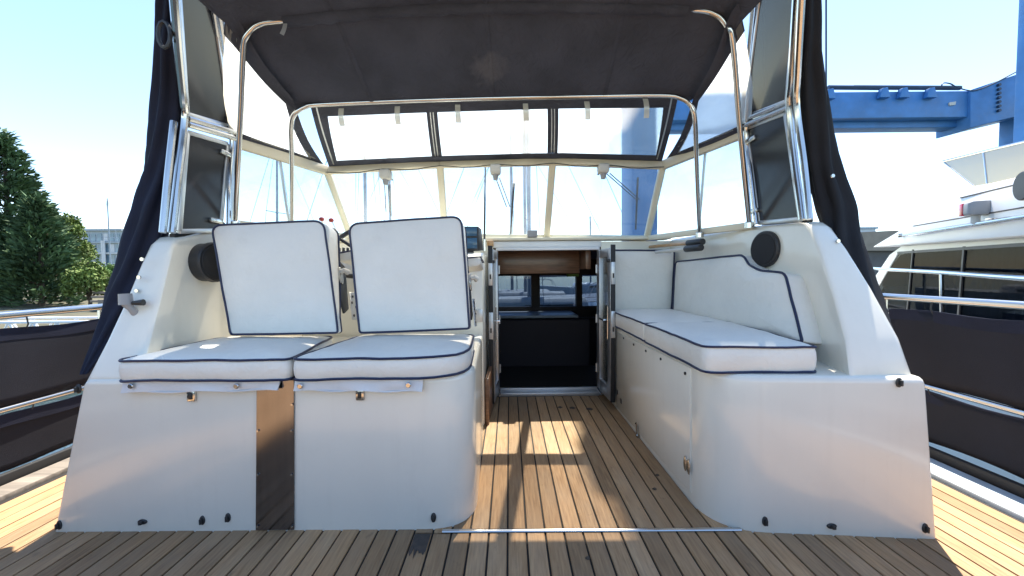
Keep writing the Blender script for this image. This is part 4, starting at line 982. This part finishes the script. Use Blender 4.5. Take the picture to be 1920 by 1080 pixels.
for i in range(7): MB().disc(pY(1871, 160+i*8, YC-.12), (0, -1, 0), .06, .08, 8).build('bolt', 'crane_dark', cr)
slabY([(1780, 192), (1793, 190), (1792, 196), (1781, 198)], YC-.05, .06, 'name_plate', 'pale_plastic', .005)
MB().tube([pY(1549, -120, YC+.3), pY(1549, 168, YC+.3)], .035, 6).build('hoist_wire', 'crane_dark', cr)

# ================================================================== shed beyond the yacht
sh = thing('waterside_shed', 'low dark shed with tan roof beyond the white yacht', 'shed', (15, 19, -1))
def sb(nm, q, Y, t, mt_): return MB().slab([pY(*a_, Y) for a_ in q], t, (0, 1, 0)).build(nm, mt_, sh)
sb('roof', [(1540, 440), (1600, 436), (1680, 432), (1760, 446), (1760, 470), (1540, 470)], 18.9, 5, 'tan_roof')
q = pY(1545, 470, 19.2); q2 = pY(1755, 470, 19.2); b = MB(); b.box((q.x, 19.2, -1.7), (q2.x, 23.5, q.z)); b.build('wall', 'shed_wall', sh)
b = MB(); b.box((q.x+.8, 19.17, -1.0), (q.x+1.7, 19.21, .6)); b.build('door', 'dark_mahogany', sh)
sh2 = thing('office_block', 'pale blue flat roofed block on the skyline above the shed', 'building', (58, 70, 0))
a_, c_ = pY(1560, 430, 70), pY(1642, 430, 70); b = MB(); b.box((a_.x, 70, -1.5), (c_.x, 76, a_.z)); b.build('wall', 'building_white', sh2)
b = MB(); b.box((a_.x-.3, 69.8, a_.z), (c_.x+.3, 76.2, a_.z+.35)); b.build('roof', 'building_grey', sh2)
for i in range(5):
    x_ = a_.x+.6+i*(c_.x-a_.x-1)/5; b = MB(); b.box((x_, 69.93, a_.z-1.8), (x_+1.0, 70.02, a_.z-.6)); b.build('window', 'building_glass', sh2)

# ================================================================== sailing boats ahead (masts in the windscreen, decks in the saloon windows)
def sailboat(X, Y, Lh, mast_h, ang, hullm, lb, spread=(.55,), rake=0, boom=True):
    t = thing('sailing_boat', lb, 'sailboat', (X, Y, -1.7)); Rz = Matrix.Rotation(ang, 3, 'Z')
    def g(x, y, z): return V(X, Y, 0)+Rz@V(x, y, z)
    secs = []
    for k in range(9):
        f_ = k/8; y = (f_-.5)*Lh; wd = .16*Lh*math.sin(min(1, f_*1.15+.22)*math.pi*.93)**.8+.02; sh_ = -.35+.35*(f_-.45)**2*2
        secs.append([g(-wd*.55, y, -1.8), g(-wd*.95, y, -1.1), g(-wd, y, sh_), g(wd, y, sh_), g(wd*.95, y, -1.1), g(wd*.55, y, -1.8)])
    MB().loft(secs).build('hull', hullm, t, smooth=50)
    b = MB(); b.loft([[g(a_*.09*Lh*s_, y_*Lh*s2, z_) for a_, y_ in ((-1, -.16), (1, -.16), (.75, .2), (-.75, .2))] for s_, s2, z_ in ((1, 1, -.42), (1, 1, -.15), (.85, .93, .02))]); b.build('coachroof', 'white_paint' if hullm == 'white_paint' else 'pale_plastic', t, bevel=.04)
    for sgn in (-1, 1):
        b = MB(); b.loft([[g(sgn*(.09*Lh+.0)*k2, y_, z_) for y_, z_ in ((-.1*Lh, -.33), (.08*Lh, -.33), (.08*Lh, -.2), (-.1*Lh, -.2))] for k2 in (.96, 1.005)]); b.build('cabin_window', 'dark_window', t)
    m0, m1 = g(0, .05*Lh, -.1), g(rake, .05*Lh, mast_h)
    MB().tube([m0, m1], [.075, .055], 10).build('mast', 'mast_alloy', t)
    for s_ in spread:
        c_ = m0.lerp(m1, s_); MB().tube([c_+Rz@V(-.75, -.1, 0), c_, c_+Rz@V(.75, -.1, 0)], .025, 6).build('spreader', 'mast_alloy', t)
        for sgn in (-1, 1): MB().tube([m1, c_+Rz@V(sgn*.75, -.1, 0), g(sgn*.14*Lh, .02*Lh, -.3)], .011, 5).build('shroud', 'mast_alloy', t)
    MB().tube([m1, g(0, .5*Lh, -.2)], .013, 5).build('forestay', 'mast_alloy', t); MB().tube([m1, g(0, -.49*Lh, -.2)], .011, 5).build('backstay', 'mast_alloy', t)
    if boom: MB().tube([g(0, .04*Lh, .75), g(0, -.36*Lh, .8)], .055, 8).build('boom', 'mast_alloy', t); MB().tube([g(0, .02*Lh, .84), g(0, -.33*Lh, .88)], [.13, .08], 10).build('sail_cover', 'hull_blue', t)
    for y0 in (.5, -.5):
        pu = [g(-.06*Lh, y0*Lh*.72, -.3), g(-.055*Lh, y0*Lh*.8, .28), g(0, y0*Lh*.98, .32), g(.055*Lh, y0*Lh*.8, .28), g(.06*Lh, y0*Lh*.72, -.3)]
        MB().tube(curve(pu, 5), .022, 7).build('pulpit' if y0 > 0 else 'pushpit', 'stainless', t)
    return t
def at(px, Y): return pY(px, 511, Y).x
sailboat(at(705, 15), 15, 8.5, 9.5, R(80), 'white_paint', 'white sailing boat whose spreader mast shows in the helm windscreen pane', (.30, .62), .2)
sailboat(at(1016, 13.5), 13.5, 9, 10, R(96), 'hull_blue', 'blue hulled sailing boat moored straight ahead of the saloon windows', (.5,), -.2)
sailboat(at(977, 19), 19, 9, 8.5, R(88), 'grey_plastic', 'grey hulled sailing boat moored beyond the blue hulled one', (.45,), .15)
sailboat(at(1003, 17), 17, 8.5, 9.5, R(84), 'grey_plastic', 'sailing boat whose twin spreader mast rises beside the centre windscreen post', (.35, .6), -.1)
sailboat(at(746, 21), 21, 8.5, 7.5, R(75), 'hull_blue', 'blue hulled sailing boat beyond the helm windscreen wiper', (.5,), .1)
sailboat(at(530, 22), 22, 9, 9.0, R(70), 'hull_blue', 'sailing boat with raked stays seen through the port side window', (.5,), .3)
sailboat(at(1118, 30), 30, 9, 5.2, R(92), 'white_paint', 'small distant sailing boat right of the centre windscreen post', (.5,), .1, False)
sailboat(at(211, 46), 46, 10, pY(211, 371, 46).z, R(60), 'white_paint', 'distant sailing boat whose tall mast stands before the glass building', (.55,), .0)

# ================================================================== left shore: building, jetty, gangway, trees
bl = thing('apartment_block', 'grey glass apartment block behind the trees', 'building', (-75, 70, 0))
Yb = 72; x0, x1, zt = at(150, Yb), at(232, Yb), pY(190, 433, Yb).z
b = MB(); b.box((x0, Yb, -1.5), (x1, Yb+12, zt)); b.build('wall', 'building_grey', bl)
b = MB(); b.box((x0-.3, Yb-.4, zt), (x1+.3, Yb+12.3, zt+.35)); b.build('roof', 'building_grey', bl)
nf, nc = 5, 7; fh = (zt+1.0)/5.2
for i in range(nf):
    z1 = zt-.35-i*fh
    b = MB(); b.box((x0, Yb-.35, z1-fh+.05), (x1, Yb-.02, z1-fh+.3)); b.build('floor_band', 'building_white' if i % 2 else 'building_grey', bl)
    for j in range(nc):
        xa = x0+.25+j*(x1-x0-.3)/nc; b = MB(); b.box((xa, Yb-.06, z1-fh+.4), (xa+(x1-x0)/nc-.35, Yb+.02, z1-.15)); wo_ = b.build('window', 'building_glass' if (i*3+j*5) % 4 else 'building_white', bl)
for j in (1, 4): xa = x0+j*(x1-x0)/nc; b = MB(); b.box((xa, Yb-.5, 0), (xa+.7, Yb-.36, zt-1.8)); b.build('pier', 'building_white', bl)
# timber jetty steps
jt = thing('timber_jetty', 'weathered grey timber jetty below the green bushes', 'jetty', (-20, 18.5, -1.2))
for i in range(6):
    a_, c_ = pY(176-i*2, 531+i*8, 19-i*.35), pY(232, 531+i*8, 19-i*.35); b = MB(); b.box((a_.x, a_.y, a_.z-.1), (c_.x, a_.y+.5, a_.z)); b.build('board', 'timber_grey', jt, bevel=.01)
for xx in (182, 215): a_ = pY(xx, 575, 17.2); b = MB(); b.tube([V(a_.x, 17.4, -1.9), V(a_.x, 17.4, a_.z+.3)], .12, 8); b.build('pile', 'timber_grey', jt)
# white trussed gangway
gw = thing('gangway', 'white trussed gangway beyond the port guard rail', 'gangway', (-12, 10, -1.2))
g0, g1 = pY(-120, 606, 10), pY(196, 590, 10); zt, zb_ = g0.z, g0.z-.55
for yy in (10.0, 11.0):
    for z in (zt, zb_): MB().tube([V(g0.x, yy, z), V(g1.x, yy, z)], .04, 8).build('chord', 'white_paint', gw)
    n = 14
    for i in range(n):
        xa, xb_ = lerp(g0.x, g1.x, i/n), lerp(g0.x, g1.x, (i+1)/n); za, zc_ = (zb_, zt) if i % 2 else (zt, zb_)
        MB().tube([V(xa, yy, za), V(xb_, yy, zc_)], .026, 6).build('diagonal', 'white_paint', gw)
b = MB(); b.box((g0.x, 10.02, zb_-.05), (g1.x, 10.98, zb_+.03)); b.build('walkway', 'timber_grey', gw)

def leafmesh(items, name, mt_, parent):
    v = []; f = []
    for c, d, n, L_, wd in items:
        s_ = d.cross(n).normalized()*wd; k = len(v)
        v += [c-s_*.25, c+d*L_*.45-s_, c+d*L_, c+d*L_*.45+s_, c+s_*.25]; f += [(k, k+1, k+2, k+3, k+4)]
    b = MB(); b.v = v; b.f = f
    return b.build(name, mt_, parent, smooth=0)
def limb(p, q, r_): return MB().tube(curve([p, p.lerp(q, .5)+V(0, 0, -.05*(q-p).length), q], 3), [r_*(1-.11*i) for i in range(7)], 6)
def rv(): return V(random.gauss(0, 1), random.gauss(0, 1), random.gauss(0, 1)).normalized()
def conifer(base, h, rad, nb, lb, seed):
    random.seed(seed); t = thing('conifer_tree', lb, 'tree', base, 'conifers on the bank'); base = Vector(base)
    b = MB(); b.tube([base+V(0, 0, -.3), base+V(.1, 0, h*.5), base+V(0, .05, h*.98)], [h*.022, h*.014, .02], 8); tr = b.build('trunk', 'bark', t)
    items = []; lm = MB()
    for i in range(nb):
        f_ = random.random()**.85; z = h*(.06+.93*f_); L_ = (rad*(1-f_)**.95+.14)*random.uniform(.65, 1.12); az = random.uniform(0, 6.283)
        e = V(math.cos(az), math.sin(az), random.uniform(.05, .45)).normalized(); p0 = base+V(0, 0, z)
        if i % 3 == 0: q = limb(p0, p0+e*L_*.8, .03+.012*L_); lm.add(q.v, q.f)
        ns = int(16+26*L_)
        for k in range(ns):
            s_ = random.uniform(.22, 1)**.7; c = p0+e*L_*s_+V(0, 0, -.12*L_*s_*(1-s_)*2)+rv()*(.10+.16*L_*(1-s_)+.08)
            d = (e+rv()*.55+V(0, 0, .18)).normalized(); items.append((c, d, rv(), random.uniform(.22, .46), random.uniform(.035, .075)))
    lm.build('limbs', 'bark', tr)['kind'] = 'stuff'
    leafmesh(items, 'crown', 'conifer_leaf', t)
def broadleaf(base, h, rad, nclump, nl, mt_, lb, seed, name='broadleaf_tree', weep=0., cat='tree', group=None, ls=.16):
    random.seed(seed); t = thing(name, lb, cat, base, group); base = Vector(base); items = []
    b = MB(); b.tube([base+V(0, 0, -.3), base+V(.08*h*.2, 0, h*.4), base+V(0, 0, h*.85)], [.03*h*.6+.03, .02*h*.6+.02, .02], 8); tr = b.build('trunk', 'bark', t); lm = MB()
    for i in range(nclump):
        d = rv(); d.z = abs(d.z)*1.1-.35; u_ = random.uniform(.35, 1)**.5; c = base+V(0, 0, h*.56)+V(d.x*rad*u_, d.y*rad*u_, d.z*h*.42*u_)
        c += V(noise.noise(c*.6), noise.noise(c*.6+V(9, 0, 0)), noise.noise(c*.6+V(0, 9, 0)))*rad*.3
        if i % 2 == 0: q = limb(base+V(0, 0, h*random.uniform(.2, .6)), c, .02+.006*h); lm.add(q.v, q.f)
        rc_ = random.uniform(.12, .24)*rad+.12
        for k in range(nl):
            p = c+rv()*rc_*random.random()**.4; p.z -= weep*random.random()*rc_*3
            dd = (rv()+V(0, 0, -weep*2)).normalized(); items.append((p, dd, rv(), random.uniform(.6, 1.3)*ls, random.uniform(.25, .45)*ls))
    lm.build('limbs', 'bark', tr)['kind'] = 'stuff'; leafmesh(items, 'crown', mt_, t)
def tb(px, pytop, Y, zb=-.9): p = pY(px, pytop, Y); return (p.x, Y, zb), p.z-zb
bb, hh = tb(2, 248, 20); conifer(bb, hh, 3.0, 230, 'tallest dark conifer rising above the port guard rail', 11)
bb, hh = tb(-120, 300, 21.5); conifer(bb, hh, 3.4, 170, 'dark conifer on the bank half hidden behind the tallest one', 15)
bb, hh = tb(66, 372, 19); conifer(bb, hh, 1.9, 150, 'lower spreading conifer between the tallest one and the birch', 12)
bb, hh = tb(120, 372, 24); broadleaf(bb, hh, 1.05, 110, 70, 'birch_leaf', 'yellow green birch standing behind the lower conifer', 21, 'birch_tree', .25)
bb, hh = tb(163, 470, 18.5); broadleaf(bb, hh, .68, 90, 70, 'birch_leaf', 'small weeping willow with hanging yellow green leaves on the bank', 22, 'willow_tree', .55, ls=.13)
bb, hh = tb(204, 494, 26, -.7); broadleaf(bb, hh, 1.2, 80, 70, 'bush_leaf', 'bright green rounded bush behind the timber jetty', 23, 'leafy_bush', 0, 'bush', ls=.14)
bb, hh = tb(232, 500, 27, -.7); broadleaf(bb, hh, 1.3, 80, 70, 'bush_leaf', 'green bush beside the navy curtain below the apartment block', 25, 'leafy_bush', 0, 'bush', ls=.14)
